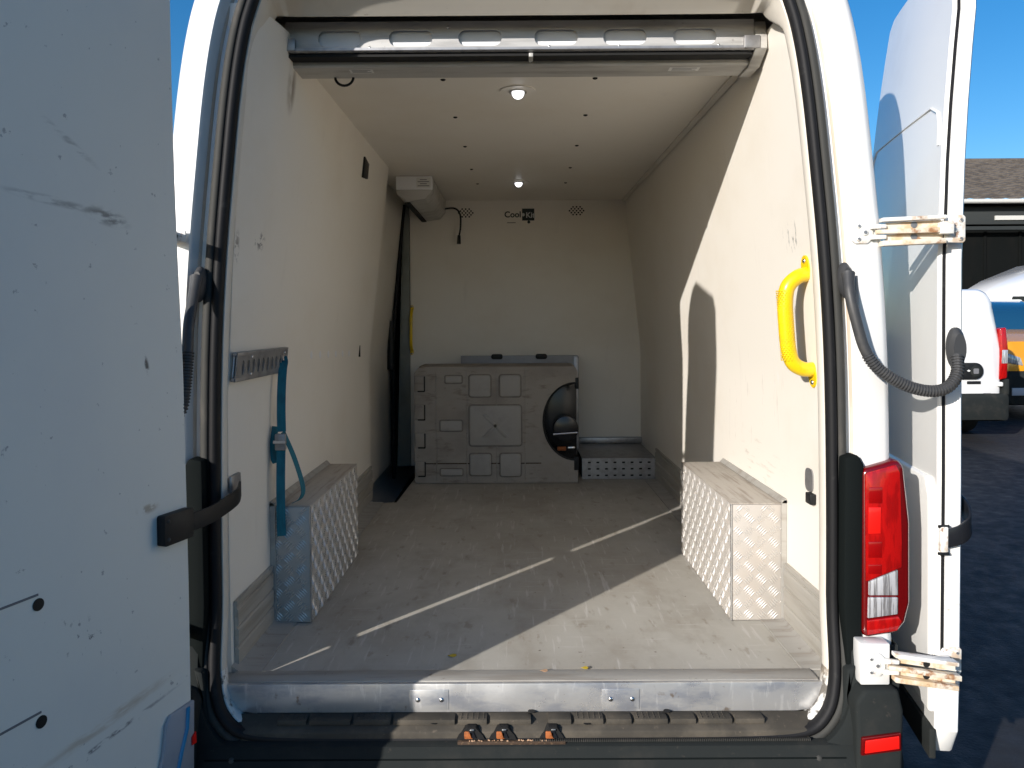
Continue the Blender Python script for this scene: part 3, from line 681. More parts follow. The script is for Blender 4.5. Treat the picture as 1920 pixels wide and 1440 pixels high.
# ---- rear doors
DW = .765
def door_outline():
    hinge = [(.0, .50), (.0, 1.35), (.012, 1.7), (.035, 2.0), (.07, 2.25), (.125, 2.42), (.20, 2.52), (.30, 2.575)]
    return hinge
def dlean(z): return lean(max(z, 1.0))
def make_door(s, origin, ang, name='rear_door'):
    root = MB()
    # stack of levels: u from hinge edge to free edge, following the tail's lean
    zs = [.485, .56, .70, .90, 1.2, 1.5, 1.75, 2.0, 2.15, 2.3, 2.4, 2.48, 2.54, 2.58, 2.61]
    def u0(z):
        if z < 1.3: return 0.0 if z > .60 else .05*((.60-z)/.115)**2
        t = (z-1.3)/1.31
        return .125*t**1.6+(.15*((z-2.40)/.21)**2 if z > 2.40 else 0)
    T = .058
    def pt(u, t, z): return (s*u, t+dlean(z)*1.0, z)
    lv = []
    for z in zs:
        a = u0(z); e = DW-(.03 if z > 2.6 or z < .5 else 0)
        lv.append([pt(a+.006, 0, z), pt(a, .008, z), pt(a+.002, T-.008, z), pt(a+.010, T, z), pt(e-.01, T, z), pt(e, T-.01, z), pt(e, .010, z), pt(e-.008, 0, z)]
                  + [pt(a+(e-a)*(1-q/6), -.006*math.sin(math.pi*q/6), z) for q in range(1, 6)])
    door = root.loft(lv, True, True).build(name, 'skin', van, smooth=40)
    door.location = (origin[0], origin[1], 0); door.rotation_euler = (0, 0, R(ang))
    # dark joint between the outer skin and the inner frame along the hinge edge
    jl = [[pt(u0(z)-.0015, .009, z), pt(u0(z)-.0015, .0165, z), pt(u0(z)+.01, .0165, z), pt(u0(z)+.01, .009, z)] for z in zs[2:-3]]
    MB().loft(jl, True, True).build('edge_joint', 'rubber', door)
    jl = [[pt(u0(z)+.0004-.0022, .018, z), pt(u0(z)-.0018, T-.006, z), pt(u0(z)+.02, T-.004, z), pt(u0(z)+.02, .018, z)] for z in zs[1:-3]]
    MB().loft(jl, True, True).build('edge_frame', 'paint_dirty', door, smooth=40)
    return door, pt, u0, T
LA = -(90+17)
LO = (-.848, -.117)
doorL, ptL, u0L, T = make_door(1, LO, LA)
doorR, ptR, u0R, T = make_door(-1, (1.040, .0), 259)
# inner lining of the left door
M['door_lining'] = pmat('door_lining_scuffed', (.75, .735, .675), .45, layers=[
    ('noise', (2, 2, 1.5), .42, .72, (.67, .665, .64), .6),
    ('spot', (.36, .07, 1.832), (.14, .3, .011), (0, 4, 0), (16, 16, 70), .42, .60, (.16, .15, .14), .55),
    ('spot', (.235, .07, 1.818), (.075, .3, .022), (0, 9, 0), (30, 30, 80), .40, .62, (.13, .12, .11), .75),
    ('spot', (.33, .07, 1.95), (.10, .3, .010), (0, 28, 0), (20, 20, 70), .46, .62, (.28, .26, .23), .5),
    ('spot', (.126, .07, 1.513), (.008, .3, .028), (0, -14, 0), (60, 60, 60), .35, .5, (.05, .05, .05), .9),
    ('spot', (.24, .07, .792), (.24, .3, .018), (0, -5, 0), (12, 12, 60), .38, .62, (.48, .38, .27), .6),
    ('spot', (.26, .07, .755), (.26, .3, .007), (0, -5, 0), (22, 22, 60), .46, .56, (.12, .11, .12), .8),
    ('spot', (.30, .07, .98), (.12, .3, .05), (0, 30, 0), (60, 60, 40), .60, .66, (.12, .12, .12), .9),
    ('spot', (.13, .07, 1.20), (.04, .3, .014), (0, 0, 0), (40, 40, 60), .40, .55, (.34, .26, .17), .7),
    ('noise', 38., .665, .71, (.22, .21, .21), .6)], bump=(90., .08, .0015))
M['door_lining'].node_tree.nodes['Principled BSDF'].inputs['Specular IOR Level'].default_value = .35
lin = MB(); zs = [.52, .66, 1.0, 1.5, 1.75, 2.0, 2.15, 2.3, 2.42, 2.50, 2.57]; lv = []
for z in zs:
    a = u0L(z)+.004; e = DW-.012
    lv.append([ptL(a, T-.001, z), ptL(a+.004, T+.012, z), ptL(e-.004, T+.012, z), ptL(e, T-.001, z)])
lining = lin.loft(lv, True, True).build('door_lining', 'door_lining', doorL, smooth=25)
for u, z in ((.403, 1.087), (.402, .868)):
    MB().disc((u, T+.0118+dlean(z), z), (0, 1, 0), .0115, .002, 18).build('lining_plug', 'plastic', lining)
    MB().hexa([(u+.0, T+.0115+dlean(z), z+.0165), (u+.3, T+.0115+dlean(z), z+.0165), (u+.3, T+.0115+dlean(z), z+.0205), (u+.0, T+.0115+dlean(z), z+.0205),
               (u+.0, T+.0135+dlean(z), z+.0165), (u+.3, T+.0135+dlean(z), z+.0165), (u+.3, T+.0135+dlean(z), z+.0205), (u+.0, T+.0135+dlean(z), z+.0205)]).build('lining_seam', 'print_grey', lining)
z0 = .58; yb = T+.012
pk = MB().prism([(.006, .722), (.082, .722), (.096, .705), (.105, .65), (.135, .57), (.15, .51), (.012, .51)], 'y', yb+dlean(.58)+.0005, yb+dlean(.58)+.010).build('pull_recess', 'board', lining, bevel=.003)
MB().tube([(.030, yb+dlean(.58)+.011, .716), (.034, yb+dlean(.58)+.011, .67), (.055, yb+dlean(.58)+.011, .62), (.075, yb+dlean(.58)+.011, .56)], .005, 8).build('recess_edge', 'blue_stripe', pk)
MB().prism([(.008, .648), (.020, .640), (.020, .622), (.006, .622)], 'y', yb+dlean(.56)+.0105, yb+dlean(.56)+.014).build('red_reflector', 'reflector', pk)

# door stay of the left door: bracket on the lining, curved arm into the pillar slot
yb = T+.0125
br = MB().prism(rrect(.014, .106, 1.110, 1.178, .006, 3), 'y', yb, yb+.022).build('stay_bracket', 'plastic', doorL, bevel=.004)
for z in (1.124, 1.164): MB().dome((.094, yb+.022, z), (0, 1, 0), .005, .003, 10).build('screw', 'rubber_grey', br)
def w2l(p):      # world point to left-door local
    th = R(LA); d = Vector(p)-Vector((LO[0], LO[1], 0))
    return Vector((d.x*math.cos(th)+d.y*math.sin(th), -d.x*math.sin(th)+d.y*math.cos(th), d.z))
def l2w(p):
    th = R(LA); return Vector((LO[0]+p[0]*math.cos(th)-p[1]*math.sin(th), LO[1]+p[0]*math.sin(th)+p[1]*math.cos(th), p[2]))
A0 = l2w((.030, yb+.012, 1.142)); A1 = Vector((-.748, .10, 1.165))
def ribbon(path, hw, th_, up=Vector((0, 0, 1))):
    rings = []
    path = [Vector(p) for p in path]
    for i, p in enumerate(path):
        t = (path[min(i+1, len(path)-1)]-path[max(i-1, 0)]).normalized(); sd = t.cross(up).normalized(); uu = sd.cross(t).normalized()
        rings.append([p+uu*hw+sd*th_/2, p+uu*hw-sd*th_/2, p-uu*hw-sd*th_/2, p-uu*hw+sd*th_/2])
    return MB().loft(rings, True, True)
mid1 = A0.lerp(A1, .35)+Vector((.02, -.02, -.004)); mid2 = A0.lerp(A1, .75)+Vector((.025, -.012, .0))
arm_path = [w2l(p) for p in smooth_curve([A0, mid1, mid2, A1], 7)]
ribbon(arm_path, .021, .006).build('stay_arm', 'plastic', doorL, bevel=.0015)
box('stay_slot', 'galv', van, -.779, -.764, .085, .155, 1.155, 1.20, .004)

# stay arm left standing out from the right door
def r2l(p, o=(1.040, .0), a=259):
    th = R(a); d = Vector(p)-Vector((o[0], o[1], 0))
    return Vector((d.x*math.cos(th)+d.y*math.sin(th), -d.x*math.sin(th)+d.y*math.cos(th), d.z))
pr = smooth_curve([(1.040, -.022, 1.055), (1.085, -.028, 1.070), (1.115, -.010, 1.095), (1.124, .04, 1.125), (1.10, .10, 1.15)], 7)
arm = ribbon([r2l(p) for p in pr], .023, .007).build('stay_arm', 'plastic_gloss', doorR, bevel=.002)
MB().hexa([tuple(r2l(p)) for p in ((1.034, -.030, 1.024), (1.052, -.030, 1.024), (1.052, -.014, 1.024), (1.034, -.014, 1.024), (1.034, -.030, 1.088), (1.052, -.030, 1.088), (1.052, -.014, 1.088), (1.034, -.014, 1.088))]).build('stay_pivot', 'hinge', doorR, bevel=.003)
for z in (1.020, 1.088): MB().tube([r2l((1.030, -.024, z)), r2l((1.056, -.024, z))], .004, 8).build('pivot_pin', 'plastic', doorR)
# pressed window shape and waist line of the right door's outer skin
ol = [(.078, 2.05), (.085, 2.10), (.105, 2.14), (.16, 2.165), (.70, 2.165), (.735, 2.13), (.735, 1.60)]
def skin_y(u, z): return dlean(z)-.006*math.sin(math.pi*min(1, max(0, (DW-u)/DW)))
pth = []
for (ua, za), (ub, zb_) in zip(ol[:-1], ol[1:]):
    for k in range(8): t = k/8; u = ua+(ub-ua)*t; z = za+(zb_-za)*t; pth.append((-u, skin_y(u, z)-.0005, z))
MB().tube(pth, [.0032]*len(pth), 8, True, 1).build('window_pressing', 'skin', doorR, smooth=60)
# waist fold beside the lamp, as the pressed lower panel
MB().prism([(-.012, .60), (-.76, .60), (-.76, 1.20), (-.05, 1.20), (-.022, 1.15), (-.016, .95)], 'y', -.014, .004).build('lower_pressing', 'skin', doorR, bevel=.010, seg=3)
MB().prism([(-.004, .486), (-(DW-.01), .486), (-(DW-.01), .562), (-.004, .562)], 'y', -.013, .003).build('lower_trim', 'bumper', doorR, bevel=.003)
for z, sp in ((1.42, .002),): MB().tube([(-.02, -.004, z), (-.4, -.0075, z), (-.77, -.004, z)], .004, 8).build('swage_line', 'skin', doorR)

# ---- hinges
def hinge(s, zc, pil, dr, mat, boxy, skew, holes):
    """pil / dr: world points of the pillar plate and of the door plate centre (for s = +1), mirrored for s = -1"""
    def X3(p): return (p[0]*s, p[1], p[2])
    px, py = pil; dx, dy = dr
    pz = zc; dz = zc+skew
    def poly(l): return [(x*s, z) for x, z in l]
    if boxy: box('hinge_block', 'paint', van, *(sorted((s*(px-.033), s*(px+.038)))), py+.004, py+.05, pz-.052, pz+.050, .004)
    base = MB().prism(poly([(px-.028, pz-.020), (px-.020, pz-.028), (px+.010, pz-.028), (px+.024, pz-.016), (px+.024, pz+.016), (px+.010, pz+.028), (px-.020, pz+.028), (px-.028, pz+.020)]), 'y', py-.003, py+.003).build('hinge', mat, van, bevel=.002)
    for bx, bz, r in ((px-.013, pz+.016, .0062), (px-.013, pz-.016, .0062), (px+.003, pz, .0088)):
        MB().disc((bx*s, py-.003, bz), (0, -1, 0), r, .0035, 14, r*.85).build('bolt', mat, base, bevel=.0008)
        MB().disc((bx*s, py-.0065, bz), (0, -1, 0), r*.5, .0015, 10).build('bolt_pin', 'galv', base)
    # knuckles at the pillar side
    for zz in (-.013, .013): MB().prism(poly([(px+.014, pz+zz-.006), (px+.052, pz+zz-.005+skew*.1), (px+.052, pz+zz+.005+skew*.1), (px+.014, pz+zz+.006)]), 'y', py-.014, py-.004).build('knuckle', mat, base, bevel=.002)
    # the double link: outer channel with two flanges and a web
    xa, xb = px+.040, dx-.012
    def zat(x): return pz+(dz-pz)*(x-xa)/(xb-xa)
    for zz, hh, m_ in ((.029, .0050, mat), (-.029, .0065, 'hinge_rust')):
        MB().hexa([X3(p) for p in ((xa, py-.020, zat(xa)+zz-hh), (xb, py-.024, zat(xb)+zz-hh), (xb, py+.004, zat(xb)+zz-hh), (xa, py+.004, zat(xa)+zz-hh), (xa, py-.020, zat(xa)+zz+hh), (xb, py-.024, zat(xb)+zz+hh), (xb, py+.004, zat(xb)+zz+hh), (xa, py+.004, zat(xa)+zz+hh))]).build('link_flange', m_, base, bevel=.002)
    for zz, hh in ((.0145, .0085), (-.0145, .0085)):
        w_ = MB().hexa([X3(p) for p in ((xa+.016, py-.004, zat(xa)+zz-hh), (xb, py-.006, zat(xb)+zz-hh), (xb, py+.003, zat(xb)+zz-hh), (xa+.016, py+.003, zat(xa)+zz-hh), (xa+.016, py-.004, zat(xa)+zz+hh), (xb, py-.006, zat(xb)+zz+hh), (xb, py+.003, zat(xb)+zz+hh), (xa+.016, py+.003, zat(xa)+zz+hh))]).build('link_web', 'hinge_rust', base)
        xc = (xa+xb)/2+.006
        MB().disc((xc*s, py-.005, zat(xc)+zz), (0, -1, 0), .0082, .0012, 16).build('web_hole', holes, base)
    MB().hexa([X3(p) for p in ((xa-.014, py-.018, zat(xa)-.0055), (xb+.004, py-.028, zat(xb)-.0055-.004), (xb+.004, py-.006, zat(xb)-.0095), (xa-.014, py-.006, zat(xa)-.0055), (xa-.014, py-.018, zat(xa)+.0045), (xb+.004, py-.028, zat(xb)+.0035), (xb+.004, py-.006, zat(xb)+.0035), (xa-.014, py-.006, zat(xa)+.0045))]).build('inner_link', 'hinge_rust', base, bevel=.0015)
    # knuckle and plate on the door edge
    MB().prism(poly([(dx-.030, dz-.014), (dx+.004, dz-.014), (dx+.004, dz+.020), (dx-.030, dz+.016)]), 'y', dy-.026, dy-.006).build('knuckle', mat, base, bevel=.004)
    MB().prism(poly([(dx-.010, dz-.026), (dx-.004, dz-.033), (dx+.036, dz-.034), (dx+.042, dz-.028), (dx+.042, dz+.030), (dx+.036, dz+.036), (dx-.004, dz+.034), (dx-.010, dz+.026)]), 'y', dy-.006, dy-.001).build('door_plate', mat, base, bevel=.002)
    for bx, bz, r in ((dx+.029, dz+.023, .0065), (dx+.014, dz-.001, .0085), (dx+.029, dz-.023, .0065)):
        MB().disc((bx*s, dy-.006, bz), (0, -1, 0), r, .0035, 14, r*.85).build('bolt', mat, base, bevel=.0008)
        MB().disc((bx*s, dy-.0095, bz), (0, -1, 0), r*.5, .0015, 10).build('bolt_pin', 'galv', base)
    return base
hinge(1, 1.818, (.846, -.008), (1.052, -.012), 'hinge', False, .006, 'galv')
hinge(1, .766, (.850, -.078), (1.052, -.012), 'hinge', True, -.020, 'dark')
for zc in (1.818, .85):      # left pair, mostly hidden; thinned and the lower one raised to pass sunlight
    hb = MB().hexa([(-.885, -.014, zc-.014), (-.862, -.012, zc-.014), (-.812, -.125, zc-.014), (-.835, -.128, zc-.014), (-.885, -.014, zc+.014), (-.862, -.012, zc+.014), (-.812, -.125, zc+.014), (-.835, -.128, zc+.014)]).build('hinge', 'hinge', van, bevel=.002)
    MB().prism([(-.895, zc-.014), (-.83, zc-.014), (-.83, zc+.014), (-.895, zc+.014)], 'y', -.020, -.0132).build('mount_plate', 'hinge', hb, bevel=.002)
    MB().disc((-.855, -.024, zc), (0, -1, 0), .008, .004, 14).build('bolt', 'rubber_grey', hb)

# ---- corrugated cable conduits between pillar and door
def conduit(pts, top, bot, flip=1):
    c = smooth_curve(pts, 10)
    n0 = int(len(c)*.36)
    base = MB().tube(c[:n0+1], [.0165-.0035*min(1, i/6) for i in range(n0+1)], 14).build('cable_conduit', 'conduit', van, smooth=60)
    cc = []; rad = []
    fine = smooth_curve(c[n0:], 6)
    dist = 0; last = fine[0]
    res = [fine[0]]; acc = 0
    for q in fine[1:]:
        seg = (q-last).length
        while acc+seg >= .0018:
            last = last.lerp(q, (.0018-acc)/seg); res.append(last.copy()); seg = (q-last).length; acc = 0
        acc += seg; last = q
    for i in range(len(res)): rad.append(.0150 if (i//2) % 2 else .0122)
    MB().tube(res, rad, 14).build('corrugated_hose', 'conduit', base, smooth=0)
    for (p, sc_, rot) in (top, bot):
        pl = [(sc_[0]*math.cos(t), sc_[1]*math.sin(t)) for t in [2*math.pi*k/24 for k in range(24)]]
        p = Vector(p); ca, sa = math.cos(R(rot)), math.sin(R(rot))
        def ringp(k, d): return [(p.x+(x*ca-z*sa)*k, p.y+d, p.z+(x*sa+z*ca)*k) for x, z in pl]
        MB().loft([ringp(1, .006), ringp(1, -.006), ringp(.86, -.012), ringp(.70, -.020)], True, True).build('grommet', 'conduit', base, smooth=40)
conduit([(.806, -.016, 1.716), (.800, -.040, 1.665), (.812, -.048, 1.60), (.833, -.050, 1.53), (.866, -.052, 1.482), (.925, -.056, 1.444), (.985, -.058, 1.428), (1.030, -.056, 1.436), (1.058, -.048, 1.468), (1.066, -.034, 1.515)],
        ((.806, .0, 1.700), (.017, .045), 6), ((1.072, -.018, 1.530), (.022, .052), 2))
conduit([(-.806, -.016, 1.716), (-.802, -.05, 1.66), (-.798, -.085, 1.60), (-.792, -.11, 1.53), (-.790, -.13, 1.46), (-.794, -.14, 1.41), (-.806, -.145, 1.39), (-.822, -.135, 1.41), (-.832, -.125, 1.45)],
        ((-.806, .0, 1.700), (.017, .045), -6), ((-.834, -.117, 1.49), (.016, .05), 0))

# ------------------------------------------------------------------ cargo
# ratchet strap hanging from the track, with buckle
stp_ = empty('ratchet_strap', (-.73, .46, FZ), 'turquoise webbing strap with metal buckle hanging from the slotted wall track', 'strap')
def sub(o): o.location = Vector(o.location)-Vector(stp_.location); return o
def strip(pts, w, ax=Vector((1, .35, 0)), th_=.0018):
    pts = smooth_curve(pts, 6); rings = []
    for i, p in enumerate(pts):
        t = (pts[min(i+1, len(pts)-1)]-pts[max(i-1, 0)]).normalized(); a = (ax-t*ax.dot(t)).normalized(); nn = a.cross(t).normalized()
        rings.append([p+a*w/2+nn*th_/2, p-a*w/2+nn*th_/2, p-a*w/2-nn*th_/2, p+a*w/2-nn*th_/2])
    return MB().loft(rings, True, True)
sub(strip([(-.752, .50, 1.498), (-.742, .48, 1.482), (-.738, .455, 1.46), (-.738, .44, 1.40), (-.737, .43, 1.33), (-.735, .425, 1.27)], .026).build('upper_webbing', 'strap', stp_))
sub(strip([(-.735, .422, 1.26), (-.734, .408, 1.16), (-.733, .400, 1.06), (-.732, .400, .955)], .026).build('lower_webbing', 'strap', stp_))
sub(strip([(-.731, .425, 1.27), (-.700, .432, 1.19), (-.675, .435, 1.10), (-.680, .43, 1.065), (-.705, .425, 1.05)], .024, Vector((.25, 1, 0))).build('webbing_tail', 'strap', stp_))
sub(strip([(-.758, .438, 1.285), (-.762, .43, 1.24), (-.760, .425, 1.19), (-.752, .42, 1.175)], .022, Vector((.8, .9, 0))).build('webbing_loop', 'strap', stp_))
bk = sub(MB().box(-.752, -.720, .408, .424, 1.215, 1.265).build('buckle', 'galv', stp_, bevel=.003))
sub(MB().tube([(-.755, .409, 1.24), (-.717, .409, 1.24)], .006, 10).build('buckle_pin', 'steel', stp_))
sub(MB().tube([(-.754, .515, 1.490), (-.750, .49, 1.502), (-.744, .478, 1.484)], .005, 8).build('end_hook', 'steel', stp_))

# insulated container lying at the front of the load space
cn = empty('insulated_container', (-.125, 2.45, FZ), 'grubby pale grey moulded plastic container standing against the bulkhead', 'container')
def cl(o): o.location = -Vector(cn.location); return o
cx0, cx1, cz0, cz1, cy0, cy1 = -.592, .340, FZ+.004, 1.350, 2.45, 2.89
disc_c = (.325, 1.035); 
def half(r): return [(disc_c[0]-r*1.0*math.sin(math.pi*k/24)*.96, disc_c[1]-r*1.16*math.cos(math.pi*k/24)) for k in range(25)]
out = [(cx0+.01, cz0), (cx1, cz0), (cx1, .80)] + half(.190) + [(cx1, 1.27), (cx1, cz1-.03), (cx1-.012, cz1-.008), (cx1-.03, cz1), (cx0+.06, cz1), (cx0+.02, cz1-.008), (cx0, cz1-.035), (cx0, cz0+.01)]
cl(MB().plate(out, [], 'y', cy0, cy0+.20).build('shell', 'container', cn, bevel=0, smooth=30))
cl(MB().box(cx0, cx1, cy0+.201, cy1, cz0, cz1-.004).build('rear_shell', 'container', cn, bevel=.012))
cl(MB().box(.12, .345, cy0+.150, cy0+.199, .80, 1.275).build('recess_back', 'plastic_gloss', cn, bevel=.004))
hr = [half(.1895), half(.1895)]
cl(MB().loft([[(x, cy0+.006, z) for x, z in half(.1892)], [(x, cy0+.16, z) for x, z in half(.17)]], False).build('recess_liner', 'plastic_gloss', cn, smooth=60))
cl(MB().tube([(x, cy0+.003, z) for x, z in half(.190)], .006, 8).build('recess_rim', 'plastic', cn))
cl(MB().disc((.275, cy0+.05, .985), (0, 1, 0), .075, .05, 24).build('caster_wheel', 'plastic_gloss', cn, bevel=.008))
cl(MB().tube([(.20, cy0+.04, .955), (.34, cy0+.04, .965)], .006, 8).build('caster_axle', 'steel', cn))
cl(MB().box(.225, .275, cy0+.03, cy0+.05, .862, .884).build('caster_bracket', 'rust', cn, bevel=.004))
cl(MB().box(.285, .325, cy0+.03, cy0+.05, .872, .884).build('caster_bracket', 'steel', cn, bevel=.003))
cl(MB().box(.318, .346, cy0-.004, cy0+.03, .755, .83).build('corner_guard', 'plastic', cn, bevel=.003))
cl(MB().box(.326, .346, cy0-.003, cy0+.02, 1.22, 1.285).build('corner_guard', 'plastic', cn, bevel=.003))
def cpx(px, py): return (-.588+(px-778)*.00304, 1.345-(py-690)*.00308)
for (a, b_, c, d, r) in ((880, 920, 704, 744, .014), (937, 976, 704, 744, .014), (880, 920, 850, 890, .014), (937, 976, 850, 892, .014),
                         (835, 866, 705, 718, .008), (825, 866, 788, 807, .008), (825, 866, 878, 890, .008), (880, 977, 760, 835, .016)):
    x0, z1 = cpx(a, c); x1, z0 = cpx(b_, d)
    o = cl(MB().prism(rrect(x0, x1, z0, z1, r, 4), 'y', cy0-.012, cy0+.001).build('raised_panel', 'container_pad', cn, bevel=.005, seg=3))
    MB().prism(rrect(x0-.006, x1+.006, z0-.006, z1+.006, r+.004, 4), 'y', cy0-.0015, cy0+.0005).build('panel_shade_rim', 'groove', o)  # dark rim round each panel, painted shade for moulded depth
    if b_-a > 80:
        xm = (x0+x1)/2; zm = (z0+z1)/2
        for q in (-1, 1):
            MB().hexa([(xm-.075, cy0-.016, zm-q*.062), (xm-.055, cy0-.016, zm-q*.070), (xm-.055, cy0-.011, zm-q*.070), (xm-.075, cy0-.011, zm-q*.062),
                       (xm+.055, cy0-.016, zm+q*.070), (xm+.075, cy0-.016, zm+q*.062), (xm+.075, cy0-.011, zm+q*.062), (xm+.055, cy0-.011, zm+q*.070)]).build('cross_rib', 'container_pad', o, bevel=.002)
for px in (818, 875, 931, 984, 1039):
    x, _ = cpx(px, 700)
    top = cz1-.012; 
    if px == 1039: cl(MB().box(x-.0025, x+.0025, cy0-.0035, cy0+.001, 1.27, top).build('mould_line', 'container', cn))
    else: cl(MB().box(x-.003, x+.003, cy0-.0035, cy0+.001, cz0+.01, top).build('mould_line', 'container', cn, bevel=.001))
x, z = cpx(800, 868)
cl(MB().box(cx0+.05, .13, cy0-.003, cy0+.001, z-.003, z+.003).build('mould_line', 'grime', cn))
for (a, b_) in ((705, 732), (758, 785), (811, 837), (864, 890)):
    x0, z1 = cpx(779, a); x1, z0 = cpx(795, b_)
    nb = cl(MB().box(x0-.004, x1, cy0-.008, cy0+.001, z0, z1).build('side_lug', 'container', cn, bevel=.004))
    MB().box(x1, x1+.006, cy0-.006, cy0+.0005, z0-.005, z1-.002).build('lug_gap', 'dark', nb)
    MB().box(x0+.012, x1+.004, cy0-.006, cy0+.0005, z0-.0075, z0-.001).build('lug_gap', 'dark', nb)
# flat board behind it
bd = empty('leaning_board', (0, 2.93, FZ), 'flat blue-grey board standing upright behind the container, its top edge showing', 'board')
def bl(o): o.location = -Vector(bd.location); return o
bl(MB().box(-.358, .381, 2.915, 2.945, FZ+.003, 1.392).build('panel', 'board', bd, bevel=.004))
for x in (-.13, .15): bl(MB().prism(rrect(x-.036, x+.036, 1.37, 1.402, .012, 3), 'y', 2.908, 2.950).build('clip', 'plastic', bd, bevel=.003))
bl(MB().box(.352, .385, 2.908, 2.9145, FZ+.003, 1.385).build('edge_strip', 'galv', bd, bevel=.002))

# leaves and chips on the floor
def leaf(name, x, y, z, r, mat, label, ang):
    pts = [(x+r*math.cos(a)*(1+.25*math.sin(3*a+ang)), y+r*.6*math.sin(a), z+.0015+.002*math.sin(2*a)) for a in [2*math.pi*k/10 for k in range(10)]]
    tag(MB().loft([pts, [(p[0], p[1], p[2]+.0012) for p in pts]], True, True).build(name, mat), label, 'leaf' if mat == 'leaf' else 'chip')
leaf('dry_leaf', -.198, .178, FZ, .012, 'leaf', 'small yellow leaf lying alone in the shaded middle of the van floor', .5)
leaf('dry_leaf', .160, .090, FZ+.004, .009, 'leaf', 'tiny yellow leaf on the floor joint behind the sill, sunlit', 2.)
leaf('wood_chip', .052, .070, FZ+.006, .009, 'leaf_red', 'pale thin chip on the threshold strip left of the small yellow leaf', 1.)

# ------------------------------------------------------------------ yard behind: sheds and parked vehicles
shed = empty('storage_shed', (16, 20, 0), 'long dark storage shed with brown tiled roof and pale gutter', 'building')
def sd(o): o.location = -Vector(shed.location); return o
SX0, SX1, SY = 5.0, 46.0, 20.0
EZ, RZ_, RY = 4.92, 7.30, 26.0
rows = []; ny = 26
rm = MB()
nx = 164
def wave(i): return .055*math.sin(i*math.pi/1.0*.5*2) 
for j in range(ny):
    t0 = j/ny; t1 = (j+1)/ny
    for e, (t, dz) in enumerate(((t0, .035), (t1, 0.0))):
        rows.append([(SX0+(SX1-SX0)*i/nx, SY-.35+(RY-SY+.35)*t, EZ+(RZ_-EZ)*t+dz+(.045 if i % 2 else 0)) for i in range(nx+1)])
rm.loft(rows, False)
sd(rm.build('tiled_roof', 'roof', shed, smooth=0))
sd(MB().box(SX0, SX1, SY-.34, RY, EZ-.10, EZ-.04).build('roof_soffit', 'shed_dark', shed))
sd(MB().tube([(SX0, RY, RZ_+.02), (SX1, RY, RZ_+.02)], .10, 8).build('ridge', 'roof', shed))
sd(MB().tube([(SX0, SY-.42, EZ-.02), (SX1, SY-.42, EZ-.02)], .065, 10).build('gutter', 'gutter', shed))
sd(MB().box(SX0, SX1, SY-.05, SY+.05, EZ-.62, EZ-.11).build('fascia', 'shed_grey', shed, bevel=.01))
sd(MB().box(SX0, SX1, SY-.12, SY-.052, EZ-.78, EZ-.68).build('lintel_rail', 'shed_grey', shed))
sd(MB().box(SX0, SX1, SY+.25, SY+.35, 0, EZ-.62).build('front_cladding', 'shed_dark', shed))
for k in range(40):
    x = SX0+1.0*k+.5
    sd(MB().box(x-.03, x+.03, SY+.20, SY+.248, 0, EZ-.63).build('cladding_rib', 'shed_dark', shed))
sd(MB().box(SX0, SX1, RY+5, RY+5.2, 0, EZ).build('rear_wall', 'shed_dark', shed))
for x in (13.6, 15.5, 19): sd(MB().box(x, x+.9, SY-.09, SY-.051, EZ-.50, EZ-.38).build('light_fitting', 'gutter', shed))
sd(MB().dome((14.55, SY-.43, EZ-.05), (0, -1, 0), .09, .08).build('gutter_lamp', 'gutter', shed))

# small white van seen from behind
sv = empty('small_van', (5.62, 8.3, 0), 'small white van parked beyond the right rear door, seen from behind', 'van')
def rbody(sections, n=9):
    """sections: (y, halfwidth bottom, halfwidth top, z0, z1, corner radius)"""
    rings = []
    for y, wb, wt, z0, z1, r in sections:
        pl = []
        def arc(cx, cz, a0, rr):
            for k in range(n): a = R(a0+90*k/(n-1)); pl.append((cx+rr*math.cos(a), y, cz+rr*math.sin(a)))
        rt = r
        arc(wt-rt, z1-rt, 0, rt); arc(-wt+rt, z1-rt, 90, rt)
        pl.append((-wb, y, (z0+z1)*.5)); arc(-wb+.06, z0+.06, 180, .06); arc(wb-.06, z0+.06, 270, .06); pl.append((wb, y, (z0+z1)*.5))
        rings.append(pl)
    return MB().loft(rings, True, True)
rbody([(.0, .80, .66, .50, 1.90, .18), (.03, .84, .72, .46, 1.97, .20), (.12, .87, .76, .42, 2.01, .22), (1.0, .88, .78, .38, 2.04, .22), (2.6, .88, .78, .36, 2.02, .22), (3.0, .87, .72, .36, 1.7, .2), (4.0, .82, .70, .36, 1.0, .2)]).build('body', 'carpaint', sv, smooth=50)
rbody([(-.10, .80, .80, .28, .58, .05), (-.06, .90, .90, .26, .62, .06), (.15, .92, .92, .26, .62, .06), (.6, .92, .92, .26, .5, .06)]).build('rear_bumper', 'bumper', sv, smooth=45)
for s in (-1, 1):
    tl = MB().prism([(s*.80, .80), (s*.905, .82), (s*.915, 1.2), (s*.885, 1.50), (s*.80, 1.48), (s*.815, 1.1)], 'y', -.025, .20).build('tail_lamp', 'red', sv, bevel=.02, seg=3)
    MB().prism([(s*.822, 1.02), (s*.902, 1.02), (s*.902, 1.2), (s*.83, 1.2)], 'y', -.032, -.02).build('clear_lens', 'clear', tl, bevel=.005)
    MB().prism([(s*.84, .60), (s*.92, .60), (s*.92, .82), (s*.86, .80)], 'y', -.05, .15).build('bumper_end', 'bumper', sv, bevel=.02)
    w_ = MB().disc((s*.90, .85, .30), (-s, 0, 0), .30, .2, 28).build('wheel', 'tyre', sv, bevel=.03)
    MB().disc((s*.905, .85, .30), (s, 0, 0), .18, .01, 20).build('hub_cap', 'galv', w_)
hp = MB().prism(rrect(-.35, .585, .81, 1.03, .105, 6), 'y', -.028, .01).build('handle_panel', 'plastic', sv, bevel=.006)
